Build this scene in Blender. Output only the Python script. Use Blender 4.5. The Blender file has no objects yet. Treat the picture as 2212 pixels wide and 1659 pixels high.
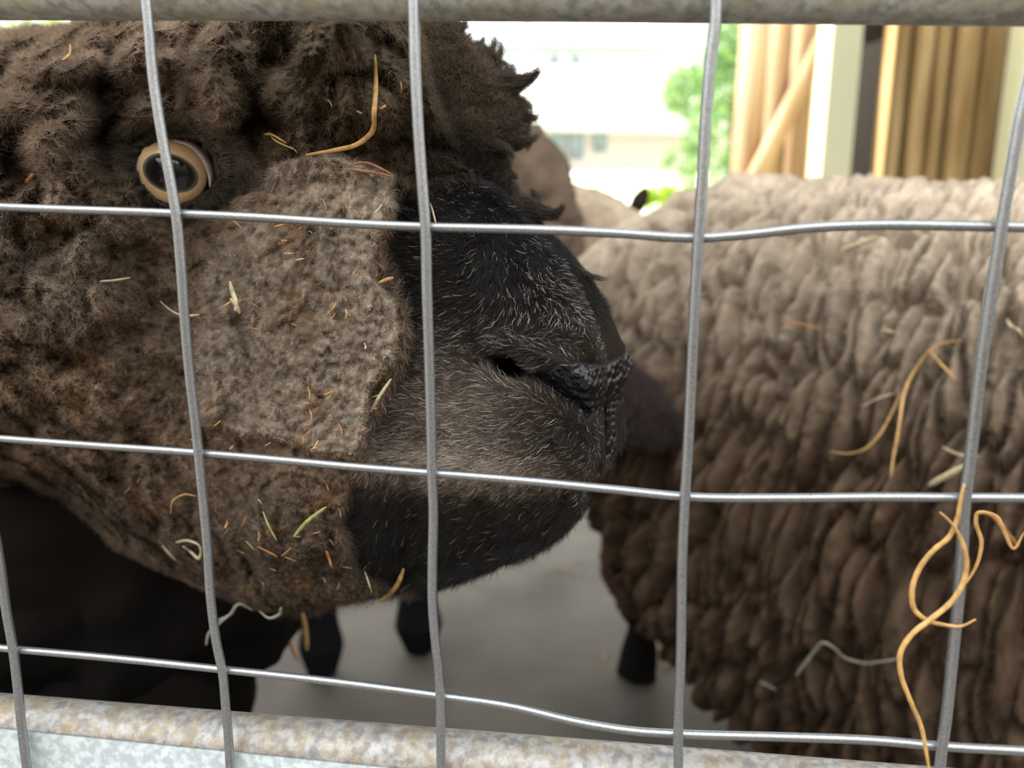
import bpy, math
import numpy as np
from mathutils import Matrix
PI = math.pi
rng = np.random.default_rng(7)
S = bpy.context.scene
C = S.collection

# ------------------------------------------------------------------ camera
FPX = 1662.0
PITCH, ROLL = math.radians(11.2), math.radians(0.5)
CAMP = np.array([0.0, 0.0, 0.78])
cp, sp, cr, sr = math.cos(PITCH), math.sin(PITCH), math.cos(ROLL), math.sin(ROLL)
FW = np.array([0, cp, -sp])
_R0 = np.array([1.0, 0, 0]); _U0 = np.array([0, sp, cp])
RT = cr * _R0 + sr * _U0
UP = -sr * _R0 + cr * _U0
cam = bpy.data.cameras.new('camera'); co = bpy.data.objects.new('camera', cam); C.objects.link(co)
m = Matrix.Identity(4)
for i in range(3):
    m[i][0] = RT[i]; m[i][1] = UP[i]; m[i][2] = -FW[i]; m[i][3] = CAMP[i]
co.matrix_world = m
cam.sensor_width = 36.0; cam.lens = FPX / 2212 * 36.0
cam.clip_start = 0.02; cam.clip_end = 300
cam.dof.use_dof = True; cam.dof.focus_distance = 0.315; cam.dof.aperture_fstop = 6.8
S.camera = co

def rays(px, py):
    px = np.asarray(px, float); py = np.asarray(py, float)
    a = (px - 1106) / FPX; b = (829.5 - py) / FPX
    return FW + a[..., None] * RT + b[..., None] * UP
def at(px, py, Y):                                  # world point seen at a pixel, at world depth Y
    d = rays(px, py); return CAMP + d * (np.asarray(Y, float) / d[..., 1])[..., None]
def proj(X):
    v = X - CAMP; d = v @ FW
    return 1106 + FPX * (v @ RT) / d, 829.5 - FPX * (v @ UP) / d

# ------------------------------------------------------------------ sky, sun, exposure
S.view_settings.view_transform = 'Standard'; S.view_settings.look = 'None'
S.view_settings.gamma = 1; S.view_settings.use_curve_mapping = False
S.view_settings.exposure = 0.0
W = bpy.data.worlds.new('sky'); S.world = W; W.use_nodes = True
wn = W.node_tree; wn.nodes.clear()
wo = wn.nodes.new('ShaderNodeOutputWorld'); bg = wn.nodes.new('ShaderNodeBackground')
tc = wn.nodes.new('ShaderNodeTexCoord'); sx = wn.nodes.new('ShaderNodeSeparateXYZ'); cr_ = wn.nodes.new('ShaderNodeValToRGB')
mp = wn.nodes.new('ShaderNodeMapRange'); mp.inputs[1].default_value = -1; mp.inputs[2].default_value = 1
wn.links.new(tc.outputs['Generated'], sx.inputs[0]); wn.links.new(sx.outputs[2], mp.inputs[0]); wn.links.new(mp.outputs[0], cr_.inputs[0])
e = cr_.color_ramp.elements
e[0].position = 0.46; e[0].color = (0.05, 0.046, 0.04, 1); e[1].position = 0.53; e[1].color = (.24, .25, .26, 1)
x_ = e.new(.76); x_.color = (1, 1, 1, 1)
x_ = e.new(1.0); x_.color = (0.85, 0.93, 1.0, 1)
wn.links.new(cr_.outputs[0], bg.inputs[0]); bg.inputs[1].default_value = 4.6
wn.links.new(bg.outputs[0], wo.inputs[0])
sl = bpy.data.lights.new('sun', 'SUN'); sl.energy = 12.0; sl.angle = math.radians(2); sl.color = (1, 0.95, 0.86)
so = bpy.data.objects.new('sun', sl); C.objects.link(so)
from mathutils import Vector
so.rotation_euler = Vector((.80, -.16, -.56)).to_track_quat('-Z', 'Y').to_euler()
S.cycles.max_bounces = 4; S.cycles.diffuse_bounces = 2; S.cycles.glossy_bounces = 2; S.cycles.use_adaptive_sampling = True; S.cycles.adaptive_threshold = 0.04
S.cycles.transparent_max_bounces = 4
try: S.cycles_curves.shape = 'RIBBONS'
except Exception: pass

# ------------------------------------------------------------------ helpers
def tag(o, label=None, cat=None, group=None, kind=None):
    if label: o['label'] = label
    if cat: o['category'] = cat
    if group: o['group'] = group
    if kind: o['kind'] = kind
    return o
def empty(name, loc=(0, 0, 0)):
    o = bpy.data.objects.new(name, None); C.objects.link(o); o.location = tuple(loc); return o
def link(o, parent=None):
    C.objects.link(o)
    if parent is not None:
        o.parent = parent
        o.matrix_parent_inverse = Matrix.Translation(-parent.location)
    return o
def mesh(name, V, F, mat=None, parent=None, smooth=True, attrs=None):
    V = np.asarray(V, np.float32); F = np.asarray(F, np.int32)
    me = bpy.data.meshes.new(name)
    me.vertices.add(len(V)); me.vertices.foreach_set('co', V.ravel())
    k = F.shape[1]
    me.loops.add(F.size); me.loops.foreach_set('vertex_index', F.ravel())
    me.polygons.add(len(F)); me.polygons.foreach_set('loop_start', np.arange(0, F.size, k, dtype=np.int32))
    me.update(calc_edges=True); me.validate()
    if smooth: me.polygons.foreach_set('use_smooth', np.ones(len(me.polygons), bool))
    if attrs:
        for n_, a_ in attrs.items():
            a_ = np.asarray(a_, np.float32)
            if a_.ndim == 2:
                if a_.shape[1] == 3: a_ = np.c_[a_, np.ones(len(a_))]
                at_ = me.attributes.new(n_, 'FLOAT_COLOR', 'POINT'); at_.data.foreach_set('color', a_.astype(np.float32).ravel())
            else:
                at_ = me.attributes.new(n_, 'FLOAT', 'POINT'); at_.data.foreach_set('value', a_)
    if mat: me.materials.append(mat)
    return link(bpy.data.objects.new(name, me), parent)
def grid_faces(a, b, wrap=False, off=0):
    i, j = np.meshgrid(np.arange(a - 1), np.arange(b if wrap else b - 1), indexing='ij')
    i = i.ravel(); j = j.ravel(); j2 = (j + 1) % b
    return np.stack([i * b + j, (i + 1) * b + j, (i + 1) * b + j2, i * b + j2], 1) + off
def join(parts):
    V, F, o = [], [], 0
    for v, f in parts:
        V.append(v); F.append(np.asarray(f) + o); o += len(v)
    return np.concatenate(V), np.concatenate(F)
def box(x0, x1, y0, y1, z0, z1):
    v = np.array([(x, y, z) for x in (x0, x1) for y in (y0, y1) for z in (z0, z1)], float)
    f = [(0, 1, 3, 2), (4, 6, 7, 5), (0, 4, 5, 1), (2, 3, 7, 6), (0, 2, 6, 4), (1, 5, 7, 3)]
    return v, np.array(f)
def beam(a, b, w, d, up=(0, 1, 0)):                   # box between two points
    a = np.array(a, float); b = np.array(b, float); t = b - a; L = np.linalg.norm(t); t /= L
    u = np.array(up, float); u -= t * (u @ t); u /= np.linalg.norm(u); s = np.cross(t, u)
    v = np.array([p + i * s * w / 2 + j * u * d / 2 for p in (a, b) for i in (-1, 1) for j in (-1, 1)])
    f = [(0, 1, 3, 2), (4, 6, 7, 5), (0, 4, 5, 1), (2, 3, 7, 6), (0, 2, 6, 4), (1, 5, 7, 3)]
    return v, np.array(f)
def spline(P, n, by=None):
    P = np.asarray(P, float)
    if by is not None:                                # radii that keep step with the path they belong to
        by = np.asarray(by, float); d = np.r_[0, np.cumsum(np.linalg.norm(np.diff(by, axis=0), axis=1))]
        return np.stack([np.interp(np.linspace(0, d[-1], n), d, P[:, k]) for k in range(P.shape[1])], 1)
    d = np.r_[0, np.cumsum(np.linalg.norm(np.diff(P, axis=0), axis=1))]
    tt = np.linspace(0, d[-1], n); k = np.clip(np.searchsorted(d, tt, 'right') - 1, 0, len(P) - 2)
    m_ = np.gradient(P, d, axis=0)
    h = (d[k + 1] - d[k])[:, None]; u = ((tt - d[k])[:, None]) / h
    return ((2 * u**3 - 3 * u**2 + 1) * P[k] + (u**3 - 2 * u**2 + u) * h * m_[k] + (-2 * u**3 + 3 * u**2) * P[k + 1] + (u**3 - u**2) * h * m_[k + 1])
def tube(P, r, k=10, flat=1.0):
    P = np.asarray(P, float); n = len(P); r = np.broadcast_to(r, (n,))
    T = np.gradient(P, axis=0); T /= np.linalg.norm(T, axis=1)[:, None] + 1e-12
    u = np.cross(T[0], [0.3, 0.8, 0.5]); u /= np.linalg.norm(u); Us = []
    for i in range(n):
        u = u - T[i] * (u @ T[i]); u /= np.linalg.norm(u); Us.append(u)
    Us = np.array(Us); Vs = np.cross(T, Us)
    a = np.linspace(0, 2 * PI, k, endpoint=False)
    V = P[:, None] + r[:, None, None] * (np.cos(a)[None, :, None] * Us[:, None] + flat * np.sin(a)[None, :, None] * Vs[:, None])
    V = V.reshape(-1, 3); F = grid_faces(n, k, True)
    c0 = len(V); V = np.r_[V, P[:1], P[-1:]]
    j = np.arange(k); j2 = (j + 1) % k
    F = np.r_[F, np.stack([np.full(k, c0), j, j2, j2], 1)[:, :4] * 1] if False else F
    caps = [[c0, a_, b_] for a_, b_ in zip(j, j2)] + [[c0 + 1, (n - 1) * k + b_, (n - 1) * k + a_] for a_, b_ in zip(j, j2)]
    caps = np.array([[c[0], c[1], c[2], c[2]] for c in caps])
    return V, F, caps
def tube_mesh(name, P, r, mat, parent=None, k=10, flat=1.0):
    V, F, caps = tube(P, r, k, flat)
    me = bpy.data.meshes.new(name)
    me.from_pydata(V.tolist(), [], F.tolist() + [c[:3].tolist() for c in caps])
    me.polygons.foreach_set('use_smooth', np.ones(len(me.polygons), bool)); me.update()
    me.materials.append(mat)
    return link(bpy.data.objects.new(name, me), parent)

# numpy noise
def _hash(i, s=0):
    i = i.astype(np.int64)
    h = (i[..., 0] * 374761393 + i[..., 1] * 668265263 + i[..., 2] * 2147483647 + s * 1274126177) & 0xffffffff
    h = ((h ^ (h >> 13)) * 1274126177) & 0xffffffff
    h = ((h ^ (h >> 16)) * 2246822519) & 0xffffffff
    return (h ^ (h >> 15)) & 0xffffffff
def noise(p, s=0):                                    # smooth value noise about -1..1
    i = np.floor(p); f = p - i; f = f * f * f * (f * (f * 6 - 15) + 10); r = 0
    for dx in (0, 1):
        for dy in (0, 1):
            for dz in (0, 1):
                v = _hash(i + np.array([dx, dy, dz]), s) / 4294967295.0
                w = (f[..., 0] if dx else 1 - f[..., 0]) * (f[..., 1] if dy else 1 - f[..., 1]) * (f[..., 2] if dz else 1 - f[..., 2])
                r = r + v * w
    return r * 2 - 1
def fbm(p, o=4, s=0):
    r = 0; a = 1; t = 0
    for k in range(o):
        r = r + a * noise(p * 2**k + 17.3 * k, s + k); t += a; a *= 0.5
    return r / t
def billow(p, o=3, s=0):
    r = 0; a = 1; t = 0
    for k in range(o):
        r = r + a * np.abs(noise(p * 2**k + 7.7 * k, s + k)); t += a; a *= 0.5
    return r / t
def worley(p, s=0, jit=0.9):                          # F1, F2 and a random number per cell
    i = np.floor(p); d1 = np.full(p.shape[:-1], 9.0); d2 = d1.copy(); idv = np.zeros_like(d1)
    for dx in (-1, 0, 1):
        for dy in (-1, 0, 1):
            for dz in (-1, 0, 1):
                c = i + np.array([dx, dy, dz])
                q = c + 0.5 + jit * (np.stack([_hash(c, s + k) for k in range(3)], -1) / 4294967295.0 - 0.5)
                d = np.linalg.norm(q - p, axis=-1); hid = _hash(c, s + 9) / 4294967295.0
                cl = d < d1
                d2 = np.where(cl, d1, np.minimum(d2, d)); idv = np.where(cl, hid, idv); d1 = np.where(cl, d, d1)
    return d1, d2, idv
def sstep(a, b, x):
    t = np.clip((x - a) / (b - a), 0, 1); return t * t * (3 - 2 * t)
def sdf(poly, x, y):                                  # signed distance, positive inside
    P = np.asarray(poly, float); n = len(P); d = np.full(x.shape, 1e9); ins = np.zeros(x.shape, bool)
    for k in range(n):
        a = P[k]; b = P[(k + 1) % n]; e_ = b - a; wx = x - a[0]; wy = y - a[1]
        t = np.clip((wx * e_[0] + wy * e_[1]) / (e_ @ e_), 0, 1)
        d = np.minimum(d, (wx - t * e_[0])**2 + (wy - t * e_[1])**2)
        c1 = (a[1] <= y) != (b[1] <= y)
        if a[1] != b[1]:
            xi = a[0] + (y - a[1]) / (b[1] - a[1]) * e_[0]
            ins ^= c1 & (x < xi)
    d = np.sqrt(d); return np.where(ins, d, -d)
def dline(pts, x, y):                                 # distance to an open polyline, and how far along it (0..1)
    P = np.asarray(pts, float); L = np.r_[0, np.cumsum(np.linalg.norm(np.diff(P, axis=0), axis=1))]; L /= L[-1]
    d = np.full(x.shape, 1e9); s = np.zeros(x.shape)
    for k in range(len(P) - 1):
        a = P[k]; e_ = P[k + 1] - a; wx = x - a[0]; wy = y - a[1]
        t = np.clip((wx * e_[0] + wy * e_[1]) / (e_ @ e_), 0, 1)
        q = np.hypot(wx - t * e_[0], wy - t * e_[1]); c_ = q < d
        s = np.where(c_, L[k] + t * (L[k + 1] - L[k]), s); d = np.where(c_, q, d)
    return d, s
def gauss(x, y, cx, cy, rx, ry, ang=0):
    a = math.radians(ang); u = (x - cx) * math.cos(a) + (y - cy) * math.sin(a); v = -(x - cx) * math.sin(a) + (y - cy) * math.cos(a)
    return np.exp(-(u / rx)**2 - (v / ry)**2)

# ------------------------------------------------------------------ materials
def mat(name, col=(.5, .5, .5), rough=0.7, metal=0.0, noise_=None, bump=None, coat=0.0, attr=None, sheen=0, spec=0.5):
    """noise_: (scale, detail, colour2[, position lo, hi]); bump: (scale, strength, distance)."""
    M = bpy.data.materials.new(name); M.use_nodes = True; nt = M.node_tree
    b = nt.nodes['Principled BSDF']; b.inputs['Roughness'].default_value = rough; b.inputs['Metallic'].default_value = metal
    b.inputs['Base Color'].default_value = (*col, 1); b.inputs['Coat Weight'].default_value = coat
    b.inputs['Coat Roughness'].default_value = 0.05; b.inputs['Specular IOR Level'].default_value = spec
    if sheen: b.inputs['Sheen Weight'].default_value = sheen
    tc_ = nt.nodes.new('ShaderNodeTexCoord')
    src = None
    if attr:
        a = nt.nodes.new('ShaderNodeAttribute'); a.attribute_name = attr; src = a.outputs['Color']
        nt.links.new(src, b.inputs['Base Color'])
    if noise_:
        n = nt.nodes.new('ShaderNodeTexNoise'); n.inputs['Scale'].default_value = noise_[0]; n.inputs['Detail'].default_value = noise_[1]
        nt.links.new(tc_.outputs['Object'], n.inputs['Vector'])
        r = nt.nodes.new('ShaderNodeMapRange'); lo, hi = (noise_[3], noise_[4]) if len(noise_) > 3 else (0.4, 0.6)
        r.inputs[1].default_value = lo; r.inputs[2].default_value = hi
        nt.links.new(n.outputs['Fac'], r.inputs[0])
        mx = nt.nodes.new('ShaderNodeMix'); mx.data_type = 'RGBA'; mx.inputs[6].default_value = (*col, 1); mx.inputs[7].default_value = (*noise_[2], 1)
        if src: nt.links.new(src, mx.inputs[6])
        nt.links.new(r.outputs[0], mx.inputs[0]); nt.links.new(mx.outputs[2], b.inputs['Base Color'])
    if bump:
        n = nt.nodes.new('ShaderNodeTexNoise'); n.inputs['Scale'].default_value = bump[0]; n.inputs['Detail'].default_value = 5
        nt.links.new(tc_.outputs['Object'], n.inputs['Vector'])
        bp = nt.nodes.new('ShaderNodeBump'); bp.inputs['Strength'].default_value = bump[1]; bp.inputs['Distance'].default_value = bump[2]
        nt.links.new(n.outputs['Fac'], bp.inputs['Height']); nt.links.new(bp.outputs[0], b.inputs['Normal'])
    return M

# ------------------------------------------------------------------ setting: floor, roof, barn walls, added blocking wall, outdoors
M_floor = mat('concrete', (0.125, 0.108, 0.092), 0.85, noise_=(5, 6, (0.06, 0.052, 0.044), .35, .7), bump=(60, .4, .003))
V, F = box(-6, 6, -4, 3.9, -0.1, 0); fl = mesh('floor', V, F, M_floor, smooth=False); tag(fl, kind='structure')
M_roof = mat('roof_boards', (0.25, 0.19, 0.13), 0.9, noise_=(3, 4, (0.15, 0.11, 0.08)))
V, F = box(-5, 5, 0.50, 2.75, 2.3, 2.4); tag(mesh('ceiling', V, F, M_roof, smooth=False), kind='structure')  # unseen roof slab, extent cut to shade the sheep but not the back wall
V, F = box(-5, 5, -2.3, -2.2, 0, 1.9); tag(mesh('wall_added_blocker', V, F, M_roof, smooth=False), kind='structure')  # added unseen wall behind the camera, darkens eye reflection and low frontal light
M_ground = mat('lawn', (0.52, 0.60, 0.30), 0.95, noise_=(1.2, 5, (0.75, 0.73, 0.62), .40, .55))
gx = np.linspace(-30, 30, 61); gy = np.linspace(3.8, 60, 57)
GX, GY = np.meshgrid(gx, gy, indexing='ij')
GZ = -0.02 + 0.155 * np.clip(GY - 3.8, 0, 14.5) + 0.05 * noise(np.stack([GX, GY, 0 * GX], -1) * .4)
GZ[:, 0] = -0.3
tag(mesh('lawn', np.stack([GX, GY, GZ], -1).reshape(-1, 3), grid_faces(61, 57), M_ground), 'sunlit lawn rising outside the barn opening', 'lawn', kind='structure')

def wood(name, c1, c2, scale=(30, 30, 1.5)):
    M = bpy.data.materials.new(name); M.use_nodes = True; nt = M.node_tree; b = nt.nodes['Principled BSDF']
    b.inputs['Roughness'].default_value = 0.75
    t = nt.nodes.new('ShaderNodeTexCoord'); mpn = nt.nodes.new('ShaderNodeMapping'); mpn.inputs['Scale'].default_value = scale
    n = nt.nodes.new('ShaderNodeTexNoise'); n.inputs['Scale'].default_value = 1; n.inputs['Detail'].default_value = 5
    r = nt.nodes.new('ShaderNodeValToRGB'); r.color_ramp.elements[0].position = .35; r.color_ramp.elements[1].position = .65
    r.color_ramp.elements[0].color = (*c1, 1); r.color_ramp.elements[1].color = (*c2, 1)
    nt.links.new(t.outputs['Object'], mpn.inputs[0]); nt.links.new(mpn.outputs[0], n.inputs['Vector']); nt.links.new(n.outputs['Fac'], r.inputs[0])
    nt.links.new(r.outputs[0], b.inputs['Base Color']); return M
M_door = wood('pale_boards', (0.40, 0.24, 0.12), (0.66, 0.47, 0.28), (9, 9, 1.2))
M_slat = wood('golden_boards', (0.40, 0.25, 0.09), (0.72, 0.51, 0.24), (14, 14, 2))
M_cream = mat('cream_paint', (0.93, 0.92, 0.60), 0.5)
M_dark = mat('dark_gap', (0.02, 0.015, 0.01), 0.9)
M_greypipe = mat('grey_pipe', (0.16, 0.15, 0.15), 0.5)
YW = 3.3
def X_at(px, py, Y): return float(at(px, py, Y)[0])
# open door: vertical planks with a diagonal brace on it
door = empty('barn_door', at(1690, 300, YW + .25) * [1, 1, 0]); tag(door, 'open pale timber barn door with a diagonal brace, left of the cream post', 'door', kind='thing')
xs = np.linspace(X_at(1600, 200, YW + .25), X_at(1800, 200, YW + .25), 5)
for k in range(4):
    V, F = box(xs[k] + .004, xs[k + 1] - .004, YW + .235 + .006 * (k % 2), YW + .27, 0.02, 2.2); mesh('plank', V, F, M_door, door, False)
V, F = box(xs[0] - .01, xs[4] + .01, YW + .27, YW + .285, 0.05, 2.18); mesh('door_backing', V, F, M_door, door, False)
a = at(1625, 400, YW + .2); b = at(1790, 60, YW + .2); dd = b - a
V, F = beam(a - dd * .9, b + dd * .3, .075, .04); mesh('diagonal_brace', V, F, M_door, door, False)
# posts
def post(x0p, x1p, name, label, YY):
    x0 = X_at(x0p, 300, YY); x1 = X_at(x1p, 300, YY)
    V, F = box(x0, x1, YY - .06, YY + .08, 0, 2.3)
    o = mesh(name, V, F, M_cream, None, False); bv = o.modifiers.new('b', 'BEVEL'); bv.width = .012; bv.segments = 3
    return tag(o, label, 'post', kind='thing')
post(1764, 1832, 'post', 'cream painted post between the timber door and the slatted wall', YW)
post(2176, 2320, 'post', 'cream painted post at the right end of the slatted wall', YW - .1)
wall = empty('wall_back', (1.8, YW + .1, 0)); tag(wall, kind='structure')
V, F = box(X_at(1830, 300, YW + .2), 5, YW + .2, YW + .24, 0, 2.3); mesh('gap_shade_sheet', V, F, M_dark, wall, False)  # near-black sheet standing in for shade in the gaps by post and slats
V, F = box(X_at(1890, 300, YW + .15), X_at(1908, 300, YW + .15), YW + .10, YW + .16, 0, 2.3); mesh('edge_board', V, F, M_greypipe, wall, False)
eb = [1906, 1920, 1958, 2002, 2046, 2102, 2168]
for k in range(6):
    x0 = X_at(eb[k], 300, YW + .05); x1 = X_at(eb[k + 1], 300, YW + .05); gp = .009 + .002 * k
    V, F = box(x0 + gp, x1 - gp, YW + .04 + .03 * (k % 2), YW + .15, 0, 2.3)
    o = mesh('slat_board', V, F, M_slat, wall, False); bv = o.modifiers.new('b', 'BEVEL'); bv.width = .010; bv.segments = 3

# house far behind
M_white = mat('white_render', (0.93, 0.92, 0.92), 0.8)
M_glass = mat('window_glass', (0.30, 0.36, 0.38), 0.15)
M_tan = mat('tan_brick', (0.74, 0.66, 0.58), 0.9)
M_greyf = mat('grey_frame', (0.35, 0.4, 0.42), 0.6)
YH = 18.0
h = empty('house', at(1300, 330, YH)); tag(h, 'bright white house far outside behind the sheep', 'house')
def hb(name, px0, px1, py0, py1, y0, y1, M):
    a = at(px0, py1, YH); b = at(px1, py0, YH)
    V, F = box(a[0], b[0], y0, y1, a[2], b[2]); return mesh(name, V, F, M, h, False)
hb('upper_wall', -700, 1640, 95, 262, YH, YH + 4, M_white)
hb('lower_wall', -700, 1640, 262, 400, YH + .7, YH + 4, M_tan)
hb('fascia', -700, 1440, 88, 95, YH - .25, YH + .2, M_greyf)
a = at(-700, 88, YH); b = at(1460, -80, YH)
V = np.array([[a[0], YH - .3, a[2]], [b[0], YH - .3, a[2]], [b[0] - 1, YH + 4, b[2] + 1], [a[0] + 1, YH + 4, b[2] + 1], [a[0], YH + 4, a[2]], [b[0], YH + 4, a[2]]])
mesh('roof', V, np.array([[0, 1, 2, 3], [1, 5, 2, 2], [0, 3, 4, 4], [4, 3, 2, 5]]), M_white, h, False)
for x0, x1, y0, y1 in ((1186, 1210, 122, 140), (1232, 1256, 122, 140), (700, 760, 130, 190)):
    w = hb('window', x0, x1, y0, y1, YH - .03, YH + .05, M_greyf); hb('pane', x0 + 3, x1 - 3, y0 + 3, y1 - 3, YH - .05, YH - .02, M_glass).parent = w
for x0, x1, y0, y1 in ((1192, 1224, 262, 335), (1230, 1268, 262, 335), (1290, 1320, 262, 320)):
    w = hb('window', x0, x1, y0, y1, YH + .62, YH + .75, M_greyf); hb('pane', x0 + 4, x1 - 4, y0 + 4, y1 - 4, YH + .58, YH + .63, M_glass).parent = w
# pole outside
p = at(1138, 60, 9.0); tube_mesh('pole', [[p[0], 9, .6], [p[0], 9, 4.5]], .06, M_tan); tag(bpy.data.objects['pole'], 'pale pole standing outside, just right of the dark forelock', 'pole')

# leaves: cards bent in two, many per crown
def leaf_cloud(name, centres, radii, n, size, cols, parent=None, seed=1):
    r = np.random.default_rng(seed); c = np.array(centres, float); rd = np.array(radii, float)
    k = r.choice(len(c), n, p=(rd**2) / (rd**2).sum()); d = r.normal(size=(n, 3)); d /= np.linalg.norm(d, axis=1)[:, None]
    P = c[k] + d * (rd[k] * r.uniform(.35, 1, n)**.5)[:, None]
    u = r.normal(size=(n, 3)); u /= np.linalg.norm(u, axis=1)[:, None]; v = np.cross(u, r.normal(size=(n, 3))); v /= np.linalg.norm(v, axis=1)[:, None]
    w = np.cross(u, v); s = size * r.uniform(.6, 1.3, n)[:, None]
    q = np.stack([P, P + u * s * .5 + v * s * .3 + w * s * .1, P + u * s, P + u * s * .5 - v * s * .3 + w * s * .1], 1).reshape(-1, 3)
    f = np.arange(n * 4).reshape(n, 4)
    cc = np.array(cols)[r.integers(0, len(cols), n)] * r.uniform(.8, 1.2, n)[:, None]
    return mesh(name, q, f, M_leaf, parent, False, {'col': np.repeat(cc, 4, 0)})
M_leaf = bpy.data.materials.new('leaf'); M_leaf.use_nodes = True; nt = M_leaf.node_tree; nt.nodes.clear()
o_ = nt.nodes.new('ShaderNodeOutputMaterial'); a1 = nt.nodes.new('ShaderNodeAttribute'); a1.attribute_name = 'col'
d1_ = nt.nodes.new('ShaderNodeBsdfDiffuse'); t1 = nt.nodes.new('ShaderNodeBsdfTranslucent'); ms = nt.nodes.new('ShaderNodeMixShader'); ms.inputs[0].default_value = .45
nt.links.new(a1.outputs['Color'], d1_.inputs[0]); nt.links.new(a1.outputs['Color'], t1.inputs[0]); nt.links.new(d1_.outputs[0], ms.inputs[1]); nt.links.new(t1.outputs[0], ms.inputs[2]); nt.links.new(ms.outputs[0], o_.inputs[0])
M_bark = mat('bark', (.14, .10, .07), .9)
GR = [(.20, .36, .12), (.30, .44, .14), (.16, .32, .17), (.38, .50, .18)]
tr = empty('tree', at(1560, 430, 7.0)); tag(tr, 'leafy green tree outside, left of the timber barn door', 'tree')
cs = [at(x, y, 7 + dy) for x, y, dy in ((1490, 200, 0), (1560, 190, .4), (1590, 90, .5), (1520, 260, -.2), (1470, 180, .2), (1600, 250, .5), (1500, 340, 0), (1560, 350, .3), (1620, 150, .6), (1480, 380, .2), (1530, 150, .3), (1605, 60, .5), (1455, 215, 0), (1590, 340, .4), (1540, 400, .2), (1445, 340, 0), (1510, 300, 0))]
leaf_cloud('foliage', cs, [.22, .32, .3, .16, .16, .28, .13, .16, .35, .12, .2, .3, .14, .16, .12, .07, .16], 6500, .055, GR, tr, 3)
b0 = at(1580, 470, 7.2); tube_mesh('trunk', [b0 - [0, 0, .8], b0, at(1585, 300, 7.3), at(1600, 60, 7.4)], np.array([.07, .06, .045, .03]), M_bark, tr)
bu = empty('bush', at(1430, 430, 5.2)); tag(bu, 'low lime green bush outside, just above the brown sheep\'s back', 'bush')
leaf_cloud('foliage', [at(x, y, 5.2) for x, y in ((1400, 425), (1440, 425), (1490, 425), (1540, 420), (1590, 430))], [.06, .07, .06, .06, .08], 1200, .04, [(.45, .6, .05), (.35, .55, .08)], bu, 5)
# foliage over the top left beyond the neck wool
tg = empty('tree', at(60, 60, 9.0)); tag(tg, 'pale green tree showing over the neck wool in the top left corner', 'tree')
leaf_cloud('foliage', [at(-60, 30, 9), at(60, 20, 9), at(170, 60, 9)], [.5, .5, .4], 1600, .09, [(.5, .6, .25), (.6, .65, .4)], tg, 6)
b0 = at(40, 300, 9.2); tube_mesh('trunk', [b0 - [0, 0, 1.5], b0, at(60, 40, 9.2)], np.array([.1, .09, .06]), M_bark, tg)

# ------------------------------------------------------------------ fence: welded mesh hurdle
D0, PSI = 0.26, math.radians(9.0)
FN = np.array([-math.sin(PSI), -math.cos(PSI), 0]); FT = np.array([math.cos(PSI), -math.sin(PSI), 0]); FP = np.array([0, D0, CAMP[2]])
def fen(pts, off=0.0):                                # pixels -> points on the fence plane (off towards the camera)
    P = np.asarray(pts, float); d = rays(P[:, 0], P[:, 1]); k = ((FP - CAMP) @ FN + off) / (d @ FN)
    return CAMP + d * k[:, None]
M_galv = mat('galvanised_wire', (0.40, 0.42, 0.43), 0.36, 0.85, noise_=(1400, 5, (0.24, 0.25, 0.26), .35, .75), bump=(1500, .15, .0002))
def rail_mat(name, base, rust, dark):
    M = mat(name, base, 0.5, 0.35, noise_=(260, 6, dark, .42, .62), bump=(900, .3, .0004)); nt = M.node_tree; b = nt.nodes['Principled BSDF']
    src = b.inputs['Base Color'].links[0].from_socket
    t = nt.nodes.new('ShaderNodeTexCoord'); n = nt.nodes.new('ShaderNodeTexNoise'); n.inputs['Scale'].default_value = 70; n.inputs['Detail'].default_value = 12; n.inputs['Roughness'].default_value = .9
    r = nt.nodes.new('ShaderNodeMapRange'); r.inputs[1].default_value = .46; r.inputs[2].default_value = .62
    mx = nt.nodes.new('ShaderNodeMix'); mx.data_type = 'RGBA'; mx.inputs[7].default_value = (*rust, 1)
    nt.links.new(t.outputs['Object'], n.inputs['Vector']); nt.links.new(n.outputs['Fac'], r.inputs[0]); nt.links.new(r.outputs[0], mx.inputs[0]); nt.links.new(src, mx.inputs[6]); nt.links.new(mx.outputs[2], b.inputs['Base Color'])
    return M
M_rail = rail_mat('weathered_rail', (0.62, 0.64, 0.61), (0.52, 0.47, 0.30), (0.34, 0.36, 0.34))
M_rail2 = rail_mat('rust_bloomed_rail', (0.36, 0.36, 0.345), (0.27, 0.195, 0.10), (0.19, 0.185, 0.185))
M_sheet = mat('spangled_sheet', (0.36, 0.385, 0.38), 0.55, 0.3, noise_=(260, 6, (0.25, 0.275, 0.27), .42, .58))
hur = empty('fence_panel', (0.0, D0, 0)); tag(hur, 'galvanised wire mesh fence panel with tubular rails in front of the sheep', 'fence')
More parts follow.
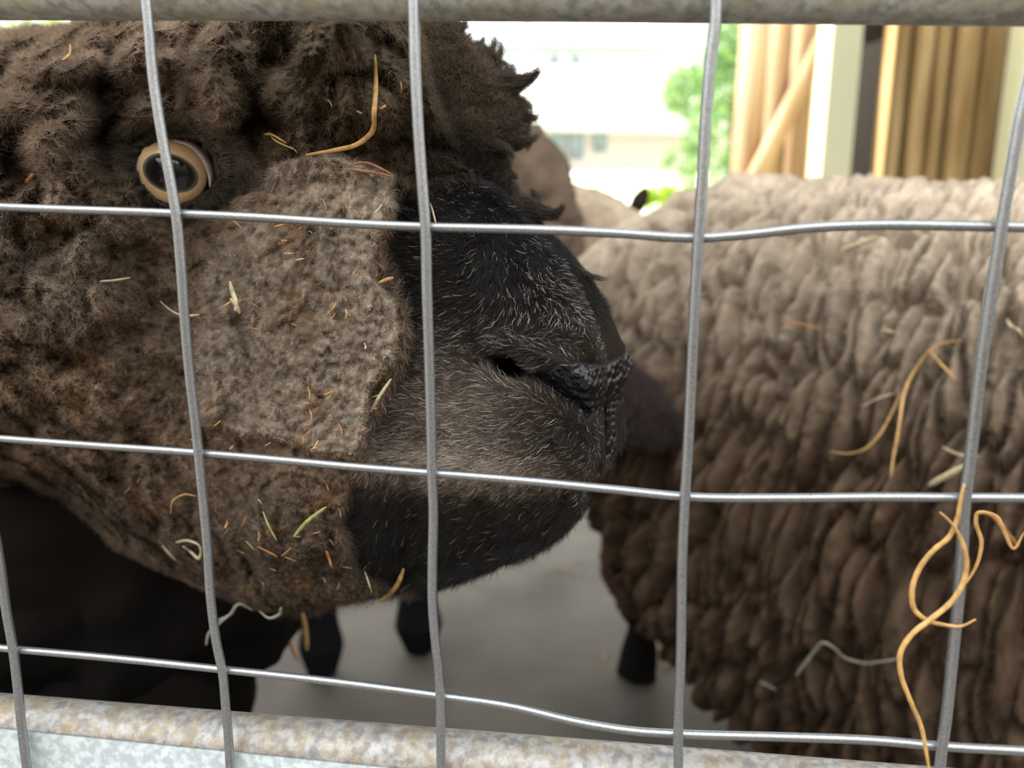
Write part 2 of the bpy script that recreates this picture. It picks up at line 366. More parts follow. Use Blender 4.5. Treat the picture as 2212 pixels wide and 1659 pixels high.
COLS = [
 [(-75, 950), (-40, 1060), (-12, 1150), (0, 1215), (14, 1320), (28, 1400), (40, 1500), (48, 1580), (58, 1659), (66, 1740)],
 [(306, -80), (316, 0), (322, 60), (332, 170), (350, 290), (370, 400), (380, 460), (390, 560), (400, 700), (411, 820), (424, 930), (429, 980), (438, 1070), (448, 1180), (455, 1290), (468, 1390), (480, 1447), (488, 1530), (494, 1600), (497, 1659), (500, 1740)],
 [(890, -80), (893, 0), (896, 120), (903, 270), (912, 400), (919, 490), (922, 620), (928, 800), (932, 950), (933, 1022), (936, 1100), (934, 1220), (934, 1300), (940, 1380), (948, 1450), (951, 1503), (952, 1580), (953, 1659), (954, 1740)],
 [(1546, -80), (1546, 0), (1545, 45), (1535, 130), (1525, 250), (1518, 370), (1509, 512), (1501, 650), (1494, 800), (1487, 950), (1480, 1072), (1474, 1200), (1471, 1400), (1465, 1583), (1465, 1659), (1464, 1740)],
 [(2262, -80), (2245, 40), (2227, 150), (2205, 250), (2182, 380), (2163, 490), (2140, 640), (2115, 820), (2095, 1000), (2085, 1075), (2078, 1200), (2068, 1320), (2055, 1450), (2040, 1580), (2035, 1612), (2030, 1659), (2024, 1740)],
 [(-260, -80), (-230, 450), (-120, 940)]]
ROWS = [
 [(-1100, 420), (-330, 436), (-60, 444), (0, 447), (130, 452), (378, 461), (560, 470), (760, 483), (918, 490), (1150, 496), (1350, 505), (1450, 512), (1508, 514), (1600, 508), (1750, 492), (1900, 486), (2060, 488), (2163, 490), (2212, 491), (2890, 500), (3500, 505)],
 [(-1100, 880), (-330, 922), (-60, 942), (0, 947), (200, 962), (428, 978), (600, 993), (760, 1008), (933, 1022), (1150, 1040), (1330, 1058), (1480, 1073), (1700, 1076), (1900, 1074), (2085, 1075), (2212, 1076), (2790, 1085), (3500, 1092)],
 [(-1100, 1290), (-330, 1368), (-60, 1394), (28, 1402), (250, 1422), (480, 1446), (700, 1470), (951, 1503), (1100, 1525), (1250, 1560), (1380, 1580), (1465, 1585), (1700, 1592), (1900, 1600), (2035, 1612), (2212, 1622), (2700, 1650), (3500, 1680)]]
COLS[0] = [(-260, -80), (-225, 450), (-120, 880)] + COLS[0]; COLS.pop()
COLS += [[(3010, -80), (2890, 500), (2790, 1075), (2680, 1740)], [(-930, -80), (-840, 450), (-700, 1000), (-560, 1740)]]
for c in COLS: tube_mesh('vertical_wire', spline(fen(c, .0014), 160), .00182, M_galv, hur, 12)
for c in ROWS: tube_mesh('horizontal_wire', spline(fen(c, -.0014), 160), .00155, M_galv, hur, 12)
M_weld = mat('weld', (.42, .40, .32), .5, .6)
from mathutils import Vector
P = fen([(-1150, -30), (-400, -34), (1100, -42), (2520, -40), (3550, -38)], -.016); tube_mesh('top_rail', spline(P, 60), .0125, M_rail, hur, 28)
a, b = fen([(-1150, 1458), (3550, 1861)], -.0135)
tube_mesh('bottom_rail', spline(np.array([a, (a + b) / 2, b]), 60), .0115, M_rail2, hur, 28)
za, zb = fen([(-1150, 1460), (3550, 1935)], -.001)
V = np.array([za, zb, zb * [1, 1, 0] + [0, 0, .01], za * [1, 1, 0] + [0, 0, .01]]); V = np.r_[V, V - FN * .0012]
mesh('sheet_panel', V, np.array([(0, 1, 2, 3), (7, 6, 5, 4), (0, 4, 5, 1), (1, 5, 6, 2), (2, 6, 7, 3), (3, 7, 4, 0)]), M_sheet, hur, False)
for px in (-1150, 3540):
    q = fen([(px, -40)], -.014)[0]; tube_mesh('end_post', [[q[0], q[1], 0], [q[0], q[1], 1.02]], .0125, M_rail, hur, 20)

# ------------------------------------------------------------------ the main sheep
PHI = math.radians(27)
MN = np.array([-math.sin(PHI), -math.cos(PHI), 0]); M0 = np.array([0.040, 0.345, 0.7])
def head_pt(px, py, T):
    d = rays(px, py); k = (T + (M0 - CAMP) @ MN) / (d @ MN); return CAMP + d * k[..., None]
def mirror(X, k=1.0):                                 # to the far side; k < 1 where the wool lies flatter there
    s = (X - M0) @ MN; return X - (1 + np.asarray(k))[..., None] * s[..., None] * MN
TOP = [(1306, 880), (1314, 840), (1312, 795), (1290, 725), (1258, 650), (1212, 575), (1160, 512), (1108, 455), (1050, 400), (1000, 330), (955, 250), (928, 160), (912, 70), (880, -10), (800, -70), (680, -110), (450, -100), (250, -20), (170, 40), (60, 62), (-80, 70), (-250, 60), (-420, 40)]
BOT = [(1306, 880), (1308, 930), (1310, 970), (1308, 1005), (1285, 1030), (1256, 1046), (1262, 1075), (1250, 1110), (1215, 1150), (1150, 1190), (1060, 1225), (960, 1262), (860, 1285), (760, 1300), (660, 1315), (560, 1320), (440, 1275), (330, 1225), (240, 1180), (180, 1120), (130, 1080), (40, 1060), (-90, 1060), (-250, 1060), (-420, 1060)]
OUT = TOP + BOT[:0:-1]
NS, NT = 620, 400
ss = np.linspace(0, 1, NS)**1.15
def resamp(P, s):
    P = np.asarray(P, float); k = np.linspace(0, 1, len(P)); kk = np.linspace(0, 1, 800)
    Q = np.stack([np.interp(kk, k, P[:, 0]), np.interp(kk, k, P[:, 1])], 1)
    for _ in range(5): Q[1:-1] = (Q[:-2] + 2 * Q[1:-1] + Q[2:]) / 4
    return np.stack([np.interp(s, kk, Q[:, 0]), np.interp(s, kk, Q[:, 1])], 1)
tp, bt = resamp(TOP, ss), resamp(BOT, ss)
jag = lambda z, k: np.interp(z, np.linspace(0, 1, 150), np.random.default_rng(k).normal(size=150)) * 11 + np.interp(z, np.linspace(0, 1, 50), np.random.default_rng(k + 1).normal(size=50)) * 12
jm = sstep(.34, .40, ss); tp = tp + np.stack([jag(ss, 3), jag(ss, 5)], 1) * jm[:, None]
OUTS = np.r_[resamp(TOP, np.linspace(0, 1, 90)), resamp(BOT, np.linspace(0, 1, 90))[:0:-1]]
th = np.linspace(0, PI, NT); w_ = (1 - np.cos(th)) / 2
PX = tp[:, None, 0] * (1 - w_) + bt[:, None, 0] * w_; PY = tp[:, None, 1] * (1 - w_) + bt[:, None, 1] * w_
d_in = np.maximum(sdf(OUTS, PX, PY), 0); d_in[:, 0] = 0; d_in[:, -1] = 0; d_in[0] = 0
WX = [-420, 0, 200, 300, 380, 480, 600, 800, 900, 1050, 1200, 1300, 1340]
WV = [.125, .112, .090, .070, .062, .060, .062, .053, .044, .037, .033, .030, .028]
RX = [-420, 0, 400, 800, 1100, 1200, 1280, 1340]; RV = [480, 430, 340, 270, 210, 170, 105, 75]
Wd = np.interp(PX, WX, WV); Rr = np.interp(PX, RX, RV)
u = np.clip(d_in / Rr, 0, 1); T = Wd * np.sqrt(1 - (1 - u)**2)
pin = sstep(0, 40, d_in)                              # features fade out at the midline

# regions, in the photograph's pixels, of what the surface carries
FACE = [(858, 405), (900, 415), (980, 400), (1050, 365), (1500, 300), (1500, 1340), (1000, 1300), (770, 1240), (735, 1130), (760, 1040), (800, 1010), (800, 930), (835, 850), (870, 770), (885, 690), (845, 600), (825, 540)]
EYE = [(265, 300), (320, 255), (420, 250), (510, 300), (560, 360), (590, 400), (520, 430), (460, 465), (410, 490), (330, 480), (300, 440), (275, 380)]
PATCH = [(600, 350), (660, 330), (740, 335), (850, 380), (848, 440), (815, 520), (800, 590), (848, 650), (862, 720), (850, 770), (800, 840), (788, 930), (770, 990), (690, 985), (600, 950), (500, 940), (430, 900), (415, 760), (430, 620), (470, 520), (520, 430)]
EDGE2 = [(415, 640), (380, 660), (330, 700), (310, 750), (230, 780), (190, 830), (205, 880), (260, 900), (330, 960), (420, 980)]
f_face = sstep(-12, 12, sdf(FACE, PX, PY)); f_eye = sstep(-25, 25, sdf(EYE, PX, PY)); f_patch = sstep(-10, 12, sdf(PATCH, PX, PY))
f_wool = np.clip(1 - f_face - f_eye, 0, 1)
# --- sculpt
feat = np.zeros_like(T)
feat += 0.012 * sstep(-5, 11, sdf(PATCH, PX, PY)) * (1 - sstep(560, 430, PX) * .7)         # matted cheek plate
dl, sl_ = dline([(500, 560), (520, 640), (520, 700), (545, 780), (555, 860), (560, 930)], PX, PY); feat -= 0.008 * np.exp(-(dl / 20)**2) * np.sin(PI * np.clip(sl_, 0.05, .95))
dl, sl_ = dline([(455, 640), (470, 740), (470, 830), (450, 900)], PX, PY); feat += 0.005 * np.exp(-(dl / 32)**2)
s2 = sdf([(415, 640), (380, 660), (330, 700), (310, 750), (230, 780), (190, 830), (205, 880), (260, 920), (330, 960), (420, 980), (480, 900), (460, 700)], PX, PY)
feat += 0.005 * sstep(-8, 12, s2)
feat -= 0.012 * f_face * sstep(1000, 860, PX) * .5
# lower jaw, mouth, lip
MOUTH = [(820, 1012), (930, 1032), (1060, 1044), (1180, 1050), (1262, 1044), (1312, 1020)]
my = np.interp(PX, [p[0] for p in MOUTH], [p[1] for p in MOUTH])
below = sstep(-4, 34, PY - my) * sstep(760, 900, PX)
feat -= 0.011 * below * sstep(1330, 1200, PX) + .004 * below
dl, sl_ = dline(MOUTH, PX, PY); feat -= 0.006 * np.exp(-(dl / 9)**2) * sstep(0, .12, sl_)
feat += 0.004 * gauss(PX, PY, 1060, 930, 190, 90, 8)                # full upper lip
feat += 0.0035 * gauss(PX, PY, 1170, 1120, 90, 40, -15)             # chin
# nostril
feat -= 0.022 * gauss(PX, PY, 1102, 792, 46, 27, 22)
NOS = [(1068, 775), (1110, 800), (1150, 815), (1190, 838), (1225, 862), (1262, 895)]
dl, sl_ = dline(NOS, PX, PY); feat -= 0.010 * np.exp(-(dl / 14)**2) * (1 - .45 * sl_)
dl, sl_ = dline([(1085, 742), (1130, 758), (1190, 772), (1240, 795), (1270, 830)], PX, PY); feat += 0.0065 * np.exp(-(dl / 24)**2) * (1 - .3 * sl_)
dl, sl_ = dline([(1060, 830), (1130, 855), (1190, 890), (1235, 935)], PX, PY); feat += 0.003 * np.exp(-(dl / 26)**2)
feat -= 0.004 * gauss(PX, PY, 1040, 730, 50, 40, 40)
feat += 0.001 * gauss(PX, PY, 1270, 740, 50, 60, 0)
PHIL = [(1330, 800), (1312, 860), (1306, 920), (1300, 960), (1296, 1010)]
dl, sl_ = dline(PHIL, PX, PY); phil = np.exp(-(dl / 10)**2)
T_phil = -0.004 * phil
# wet nose pad
PAD = [(1150, 800), (1200, 790), (1250, 785), (1300, 790), (1345, 780), (1345, 880), (1330, 940), (1316, 985), (1300, 1010), (1292, 985), (1282, 930), (1256, 900), (1222, 880), (1180, 850)]
f_pad = sstep(-8, 8, sdf(PAD, PX, PY)) * (1 - sstep(880, 915, PY) * sstep(.006, .011, T))
c1, c2, _ = worley(np.stack([PX / 13, PY / 13, 0 * PX], -1), 3); feat += f_pad * 0.0004 * sstep(.0, .55, c2 - c1)
# eye socket
EYEO = [(303, 352), (320, 325), (352, 304), (390, 296), (432, 303), (461, 338), (470, 390), (448, 412), (412, 432), (375, 440), (342, 425), (318, 392)]
s_eye = sdf(EYEO, PX, PY)
feat += 0.0065 * gauss(PX, PY, 385, 365, 115, 95) - 0.004 * gauss(PX, PY, 500, 450, 60, 40, 25)
feat += 0.0042 * np.exp(-((s_eye + 13) / 9)**2)                     # lid rim
feat += 0.006 * gauss(PX, PY, 400, 262, 110, 26, 8)                 # brow
feat -= 0.006 * gauss(PX, PY, 240, 330, 40, 90)                     # hollow behind the eye
feat -= 0.019 * sstep(-3, 9, s_eye)
# wool lumps
base3 = head_pt(PX, PY, T)
wq = base3 + 0.006 * np.stack([noise(base3 * 60, 31 + k) for k in range(3)], -1)
def puffs(q, sd):
    a_, b_, c_ = worley(q, sd, .95); return np.sqrt(np.clip(1 - (a_ / .95)**2, 0, 1)) * (.6 + .5 * c_)
bl = .62 * puffs(wq * [34, 34, 27], 5) + .38 * puffs(wq * 62 + 5, 6); bl2 = .6 * puffs(wq * 105, 7) + .4 * billow(wq * 200, 3, 11); lg = fbm(base3 * 14, 2, 2)
upper = sstep(420, 300, PY + .1 * np.abs(PX - 600)) ; leftw = sstep(420, 150, PX)
am = f_wool * (0.007 + 0.030 * upper + 0.022 * leftw * (1 - upper) + 0.007 * sstep(1000, 1150, PY)) * (1 - .75 * f_patch)
feat += am * (bl - .55) * 2.0 + f_wool * (1 - .45 * f_patch) * .019 * (bl2 - .5) * (.38 + .65 * np.maximum(upper, leftw)) + f_wool * .012 * lg * np.maximum(upper, leftw * .8)
# separate locks: poll curl, puff by the ear
for cx, cy, rx, ry, an, hh in ((650, 245, 22, 60, 25, .014), (760, 240, 60, 38, 10, .010), (870, 210, 45, 50, 0, .010), (935, 235, 30, 45, 0, .010), (80, 130, 70, 60, 0, .02), (110, 290, 70, 60, -30, .022),
                              (60, 420, 70, 60, 0, .012), (270, 100, 90, 90, 0, .016), (480, 160, 80, 90, 0, .014), (720, 90, 90, 70, 0, .016), (930, 110, 60, 90, 0, .016), (1010, 330, 30, 60, 0, .008), (840, 330, 100, 40, 0, .006)):
    feat += hh * gauss(PX, PY, cx, cy, rx, ry, an)
feat -= .016 * gauss(PX, PY, 228, 300, 40, 110, 5) + .020 * gauss(PX, PY, 215, 200, 28, 120, 10) + .018 * gauss(PX, PY, 40, 350, 45, 55, 0) + .014 * gauss(PX, PY, 580, 270, 55, 35, 20)
feat += f_wool * .0042 * (puffs(wq * 240, 9) - .6)
feat += f_face * .0006 * fbm(base3 * 220, 3, 8)
pinw = sstep(0, 14, d_in) * f_wool + pin * (1 - f_wool)
T = np.maximum(T + feat * pinw + T_phil * sstep(0, 14, d_in), 0); T[:, 0] = 0; T[:, -1] = 0; T[0] = 0
def flat_far(px, py): return 1 - .62 * sstep(500, 300, py) * sstep(500, 800, px)
near = head_pt(PX, PY, T); far = mirror(near, flat_far(PX, PY))
nv = NS * NT
Fn = grid_faces(NS, NT); Ff = grid_faces(NS, NT)[:, ::-1]
# normals of the near side
du = np.gradient(near, axis=0); dv = np.gradient(near, axis=1); NRM = np.cross(du, dv); NRM /= np.linalg.norm(NRM, axis=-1)[..., None] + 1e-12
if (NRM[NS // 2, NT // 2] @ MN) < 0: NRM = -NRM

# colour of skin, hair and wool: pelt markings, with shade painted into hollows
def pelt(px, py, q, seed=0):
    """coat colour, with painted shade in hollows, at a place (q = 3-D point for the mottling)"""
    face = np.array([.013, .011, .010]); grey = np.array([.31, .245, .185]); pale = np.array([.56, .46, .345]); brown = np.array([.22, .155, .105]); dk = np.array([.10, .075, .056])
    olive = np.array([.13, .098, .058]); rust = np.array([.32, .17, .075])
    n1 = fbm(q * 30, 3, 21); n2 = fbm(q * 110, 3, 25)
    ff = sstep(-12, 12, sdf(FACE, px, py))[:, None]; fe = sstep(-25, 25, sdf(EYE, px, py))[:, None]; fp = sstep(-14, 14, sdf(PATCH, px, py))[:, None]
    c = brown * np.ones((len(px), 1))
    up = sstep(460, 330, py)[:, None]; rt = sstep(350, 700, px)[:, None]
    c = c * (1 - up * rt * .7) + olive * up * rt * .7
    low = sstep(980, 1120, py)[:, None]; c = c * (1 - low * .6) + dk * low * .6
    mid = (gauss(px, py, 130, 560, 230, 160) * .7)[:, None]; c = c * (1 - mid) + grey * mid
    n3 = fbm(q * 300, 2, 27); n4 = fbm(q * 750, 2, 29); c = c * (1 + .45 * n1[:, None] + .35 * n2[:, None] + .55 * n3[:, None] + .55 * n4[:, None]).clip(.25, 3)
    pc = grey * (1 - sstep(-.1, .35, n1)[:, None] * .5) + brown * sstep(-.1, .35, n1)[:, None] * .5
    ed = np.exp(-(sdf(PATCH, px, py) / 40)**2)[:, None] * sstep(500, 700, px)[:, None]
    topc = (gauss(px, py, 740, 440, 130, 80))[:, None]
    pc = pc * (1 - .5 * ed) + pale * .5 * ed; pc = pc * (1 - .5 * topc) + pale * .5 * topc
    c = c * (1 - fp) + pc * (1.05 + .35 * n2[:, None] + .7 * n3[:, None] + .7 * n4[:, None]).clip(.25, 3) * fp
    rs = (sstep(.25, .5, fbm(q * 55, 3, 77)) * .5)[:, None] * sstep(330, 420, py)[:, None]; c = c * (1 - rs) + rust * rs
    fc = face * np.ones((len(px), 1))
    lip = (gauss(px, py, 980, 1010, 230, 45, 4) + .55 * gauss(px, py, 980, 880, 170, 120, 8))[:, None].clip(0, 1)
    fc = fc * (1 - .85 * lip) + np.array([.27, .21, .155]) * .85 * lip
    brn = (gauss(px, py, 1290, 740, 90, 60) * .4 + gauss(px, py, 1340, 960, 60, 90) * .6 + gauss(px, py, 1150, 870, 60, 60) * .5)[:, None].clip(0, 1)
    fc = fc * (1 - brn) + np.array([.075, .05, .032]) * brn
    hol = np.clip(gauss(px, py, 225, 300, 48, 120, 5) + gauss(px, py, 585, 265, 60, 45, 20) + gauss(px, py, 20, 385, 55, 60) + .8 * gauss(px, py, 950, 370, 110, 60, 10) + .85 * sstep(850, 1000, px) * sstep(460, 380, py) + .8 * gauss(px, py, 60, 1070, 170, 90, 20), 0, 1)[:, None]  # dark forelock wool, plus shade painted in hollows and under the neck
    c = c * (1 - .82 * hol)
    c = c * (1 - ff) + fc * ff
    ec = np.array([.075, .062, .048]) + 0.16 * gauss(px, py, 470, 300, 90, 60, 30)[:, None] * np.array([1, .85, .65])
    c = c * (1 - fe) + ec * fe
    return c.clip(.004, 1)
cpx, cpy, cq = PX.ravel(), PY.ravel(), near.reshape(-1, 3)
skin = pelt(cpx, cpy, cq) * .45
lidm = sstep(-22, -10, s_eye).ravel()[:, None]; skin = skin * (1 - lidm) + np.array([.012, .011, .011]) * lidm
pd = f_pad.ravel(); gl = np.maximum(pd, (np.exp(-(dline(NOS, PX, PY)[0] / 16)**2)).ravel()); gl = np.maximum(gl, lidm[:, 0] * .8)
alar = gauss(PX, PY, 1165, 768, 55, 16, 12).ravel(); gl = np.maximum(gl, .6 * alar); holem = sstep(.25, .6, gauss(PX, PY, 1102, 792, 50, 32, 22)).ravel()[:, None]
skin = skin * (1 - gl[:, None]) + np.array([.008, .008, .009]) * gl[:, None]
skin = skin * (1 - holem) + .003 * holem; gl = gl * (1 - holem[:, 0]); skin2 = np.r_[skin, skin]; gl2 = np.r_[gl, gl]
# torso, legs: rings closed at both ends, joined into the same body
def blob(path, rad, ns, nt_, amp, freq, seed, sq=1.0):
    """loft along path with (half width, half height) radii, woolly displacement"""
    P = spline(path, ns); R = spline(rad, ns, path)
    for _ in range(max(2, ns // 12)): R[1:-1] = (R[:-2] + 2 * R[1:-1] + R[2:]) / 4
    Tn = np.gradient(P, axis=0); Tn /= np.linalg.norm(Tn, axis=1)[:, None]
    ref = np.array([0, 0, 1.0]) if abs(Tn[ns // 2][2]) < .8 else np.array([1.0, 0, 0])
    A = np.cross(Tn, ref); A /= np.linalg.norm(A, axis=1)[:, None]; B = np.cross(A, Tn)
    a_ = np.linspace(0, 2 * PI, nt_, endpoint=False)
    dirs = np.cos(a_)[None, :, None] * A[:, None] * R[:, None, 0:1] + np.sin(a_)[None, :, None] * B[:, None] * R[:, None, 1:2]
    X = P[:, None] + dirs; n_ = dirs / (np.linalg.norm(dirs, axis=-1)[..., None] + 1e-9)
    if amp: X = X + n_ * (amp * (billow(X * freq, 4, seed) - .2) * 2)[..., None] * sstep(0, .03, R[:, 0])[:, None, None]
    return X, grid_faces(ns, nt_, True)
tor, tf = blob([(-.16, .60, .55), (-.20, .61, .545), (-.30, .63, .54), (-.55, .70, .53), (-.95, .82, .53), (-1.25, .90, .54), (-1.33, .92, .54)], [(.002, .002), (.09, .12), (.15, .20), (.22, .27), (.23, .28), (.14, .18), (.002, .002)], 120, 120, .022, 18, 41)
parts = [(near.reshape(-1, 3), Fn), (far.reshape(-1, 3), Ff), (tor.reshape(-1, 3), tf)]
for lx, ly in ((-.31, .56), (-.34, .74), (-1.12, .75), (-1.15, .97)):
    L_, lf = blob([(lx, ly, .46), (lx, ly, .40), (lx + .01, ly, .22), (lx, ly, .10), (lx + .01, ly, .05), (lx + .02, ly, .004)], [(.06, .06), (.075, .075), (.042, .042), (.026, .026), (.034, .034), (.03, .03)], 50, 32, .008, 30, 43)
    parts.append((L_.reshape(-1, 3), lf))
V, F = join(parts); ne = len(V) - 2 * nv
ex = np.array([.006, .0045, .0035]) * np.ones((ne, 1)) * (1 + .4 * fbm(V[2 * nv:] * 30, 2, 3))[:, None]
M_skin = mat('sheep_skin', (.05, .04, .03), .9, attr='col')
nt = M_skin.node_tree; b = nt.nodes['Principled BSDF']
ga = nt.nodes.new('ShaderNodeAttribute'); ga.attribute_name = 'gloss'; mr = nt.nodes.new('ShaderNodeMapRange'); mr.inputs[3].default_value = .9; mr.inputs[4].default_value = .25
nt.links.new(ga.outputs['Fac'], mr.inputs[0]); nt.links.new(mr.outputs[0], b.inputs['Roughness'])
mr2 = nt.nodes.new('ShaderNodeMapRange'); mr2.inputs[3].default_value = .1; mr2.inputs[4].default_value = .5
nt.links.new(ga.outputs['Fac'], mr2.inputs[0]); nt.links.new(mr2.outputs[0], b.inputs['Specular IOR Level'])
vt = nt.nodes.new('ShaderNodeTexVoronoi'); vt.feature = 'SMOOTH_F1'; vt.inputs['Scale'].default_value = 330; tcv = nt.nodes.new('ShaderNodeTexCoord'); nt.links.new(tcv.outputs['Object'], vt.inputs['Vector'])
vb = nt.nodes.new('ShaderNodeBump'); vb.invert = True; vb.inputs['Distance'].default_value = .0022
vm = nt.nodes.new('ShaderNodeMath'); vm.operation = 'MULTIPLY'; vm.inputs[1].default_value = .9; nt.links.new(ga.outputs['Fac'], vm.inputs[0]); nt.links.new(vm.outputs[0], vb.inputs['Strength'])
nt.links.new(vt.outputs['Distance'], vb.inputs['Height']); nt.links.new(vb.outputs[0], b.inputs['Normal'])
sheep = mesh('sheep', V, F, M_skin, None, True, {'col': np.r_[skin2, ex], 'gloss': np.r_[gl2, np.zeros(ne)]})
tag(sheep, 'large dark brown sheep in front, face pressed close behind the wire mesh', 'sheep')

# strands as hair curves
def strands(name, P, R, col, matr, parent):
    """P: N x K x 3 points, R: K radii profile (scaled per strand), col: N x 3"""
    n, k, _ = P.shape
    hc = bpy.data.hair_curves.new(name); hc.add_curves([k] * n)
    hc.attributes['position'].data.foreach_set('vector', P.astype(np.float32).ravel())
    ra = hc.attributes.get('radius') or hc.attributes.new('radius', 'FLOAT', 'POINT'); ra.data.foreach_set('value', R.astype(np.float32).ravel())
    ca = hc.attributes.new('col', 'FLOAT_COLOR', 'CURVE'); ca.data.foreach_set('color', np.c_[col, np.ones(n)].astype(np.float32).ravel())
    hc.materials.append(matr)
    return link(bpy.data.objects.new(name, hc), parent)
def pick(grid3, weight, n, *fields):
    """n random places on a grid surface, weight x area"""
    a_ = np.linalg.norm(np.cross(grid3[1:, :-1] - grid3[:-1, :-1], grid3[:-1, 1:] - grid3[:-1, :-1]), axis=-1)
    w = a_ * weight[:-1, :-1]; cw = np.cumsum(w.ravel()); idx = np.searchsorted(cw, rng.random(n) * cw[-1]); idx = np.minimum(idx, a_.size - 1)
    i, j = np.unravel_index(idx, a_.shape); fu, fv = rng.random(n), rng.random(n); out = []
    for f in (grid3,) + fields:
        e_ = (lambda z: z[:, None]) if f.ndim == 3 else (lambda z: z)
        out.append(f[i, j] * e_((1 - fu) * (1 - fv)) + f[i + 1, j] * e_(fu * (1 - fv)) + f[i, j + 1] * e_((1 - fu) * fv) + f[i + 1, j + 1] * e_(fu * fv))
    return out
def unit(v): return v / (np.linalg.norm(v, axis=-1)[..., None] + 1e-12)
def grow(root, nrm, flow, L, K, lift, rand, curl_r, turns, clump=None, bend=0.0):
    n = len(root); t = np.linspace(0, 1, K)[None, :, None]
    d = unit(nrm * lift + flow * (1 - lift) + rng.normal(size=(n, 3)) * rand)
    if clump is not None: d = unit(d + clump)
    e1 = unit(np.cross(d, rng.normal(size=(n, 3)))); e2 = np.cross(d, e1)
    ph = rng.uniform(0, 2 * PI, n)[:, None, None]; Lc = L[:, None, None]
    an = ph + 2 * PI * np.asarray(turns).reshape(-1, 1, 1) * t; cr2 = np.asarray(curl_r).reshape(-1, 1, 1)
    return root[:, None] - nrm[:, None] * .0003 + d[:, None] * Lc * t + flow[:, None] * Lc * bend * t**2 + cr2 * sstep(0, .3, t) * ((np.cos(an) - np.cos(ph)) * e1[:, None] + (np.sin(an) - np.sin(ph)) * e2[:, None])
def hair_mat(name, rough=.6, spec=.3):
    return mat(name, (.1, .1, .1), rough, attr='col', spec=spec)
M_wool = hair_mat('wool_fibre', .85, .15); M_hair = hair_mat('face_hair', .5, .25)
Xw = unit(np.array([[-math.cos(PHI), math.sin(PHI), 0.0]]))          # from nose to neck
DN = np.array([[0, 0, -1.0]])
# wool
n_w = 260000
wgt = f_wool * (1 - sstep(-10, 0, s_eye)) * (PX > -60) * (PY < 1345)
root, nr, px, py = pick(near, wgt, n_w, NRM, PX, PY); nr = unit(nr)
cl = np.stack([noise(root * 130, 60 + k) for k in range(3)], -1) * .8 + np.stack([noise(root * 420, 75 + k) for k in range(3)], -1) * .9 + np.stack([noise(root * 45, 70 + k) for k in range(3)], -1) * .5
up_ = sstep(420, 300, py); lf_ = sstep(420, 150, px)
L = (.0021 + .0014 * up_ + .0012 * lf_) * rng.uniform(.5, 1.5, n_w)
P = grow(root, nr, np.repeat(DN, n_w, 0), L, 6, .6, .65, .00048 * rng.uniform(.3, 1.3, n_w), rng.uniform(.6, 1.9, n_w), cl)
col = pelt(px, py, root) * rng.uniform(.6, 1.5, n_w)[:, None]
lt = rng.random(n_w) < .12; col[lt] = col[lt] * 1.25 + np.array([.045, .04, .033])
R = np.outer(rng.uniform(.7, 1.3, n_w), np.linspace(1, .35, 6)) * 5e-5
strands('fleece', P, R, col, M_wool, sheep)
# far-side wool, for the outline
n_f = 100000
root, nr, px, py = pick(near, wgt * (sdf(OUTS, PX, PY) < 330) * (PX > 600), n_f, NRM, PX, PY); nr = unit(nr)
rootm = mirror(root, flat_far(px, py)); nm = nr - 2 * (nr @ MN)[:, None] * MN
cl = np.stack([noise(rootm * 130, 60 + k) for k in range(3)], -1) * .8
L = .0055 * rng.uniform(.5, 1.6, n_f)
P = grow(rootm, nm, np.repeat(DN, n_f, 0), L, 7, .75, .45, .0014 * rng.uniform(.4, 1.4, n_f), rng.uniform(.8, 2.2, n_f), cl)
strands('fleece', P, np.outer(rng.uniform(.7, 1.3, n_f), np.linspace(1, .35, 7)) * 7e-5, pelt(px, py, root) * rng.uniform(.6, 1.4, n_f)[:, None], M_wool, sheep)
# face hair
def flow_at(px, py):
    """lie of the short hair on the head: back from the nose, down the bridge, down the chin"""
    f = np.repeat(Xw, len(px), 0) * 1.0 + np.repeat(DN, len(px), 0) * .15
    br = sstep(760, 640, py)[:, None] * sstep(950, 1150, px)[:, None]
    f = f * (1 - br) + br * (np.array([[.45 * math.cos(PHI), -.45 * math.sin(PHI), -.9]]))
    ch = sstep(1060, 1120, py)[:, None]; f = f * (1 - ch) + ch * (np.array([[-.75, .2, -.65]]))
    rt = sstep(1240, 1330, px)[:, None] * sstep(820, 900, py)[:, None]; f = f * (1 - rt) + rt * np.array([[-.1, 0, -1]])
    ey = sstep(-25, 25, sdf(EYE, px, py))[:, None]; dx = px - 385; dy = py - 370; rr = np.hypot(dx, dy) + 1
    rad = (dx / rr)[:, None] * RT * 1 - (dy / rr)[:, None] * UP
    return unit(f * (1 - ey) + ey * (rad * .8 + np.array([[.3, 0, -.2]])))
n_h = 130000
f_hole = gauss(PX, PY, 1102, 792, 50, 32, 22).clip(0, 1)
wf = np.clip(f_face + f_eye, 0, 1) * (1 - sstep(.3, .6, f_hole)) * (1 - np.maximum(f_pad, np.exp(-(dline(NOS, PX, PY)[0] / 16)**2))) * (1 - sstep(-16, -6, s_eye)) * (1 - .8 * gauss(PX, PY, 1165, 768, 60, 16, 12)) * sstep(6, 16, dline(PHIL, PX, PY)[0])
root, nr, px, py = pick(near, wf, n_h, NRM, PX, PY); nr = unit(nr)
fl_ = flow_at(px, py); fl_ = unit(fl_ - nr * (np.sum(fl_ * nr, 1))[:, None])
cl = np.stack([noise(root * 260, 80 + k) for k in range(3)], -1) * .35 + np.stack([noise(root * 90, 90 + k) for k in range(3)], -1) * .35
L = .0048 * rng.uniform(.6, 1.5, n_h) * (1 + .35 * sstep(1080, 1200, py)) * (1 - .4 * sstep(1200, 1300, px))
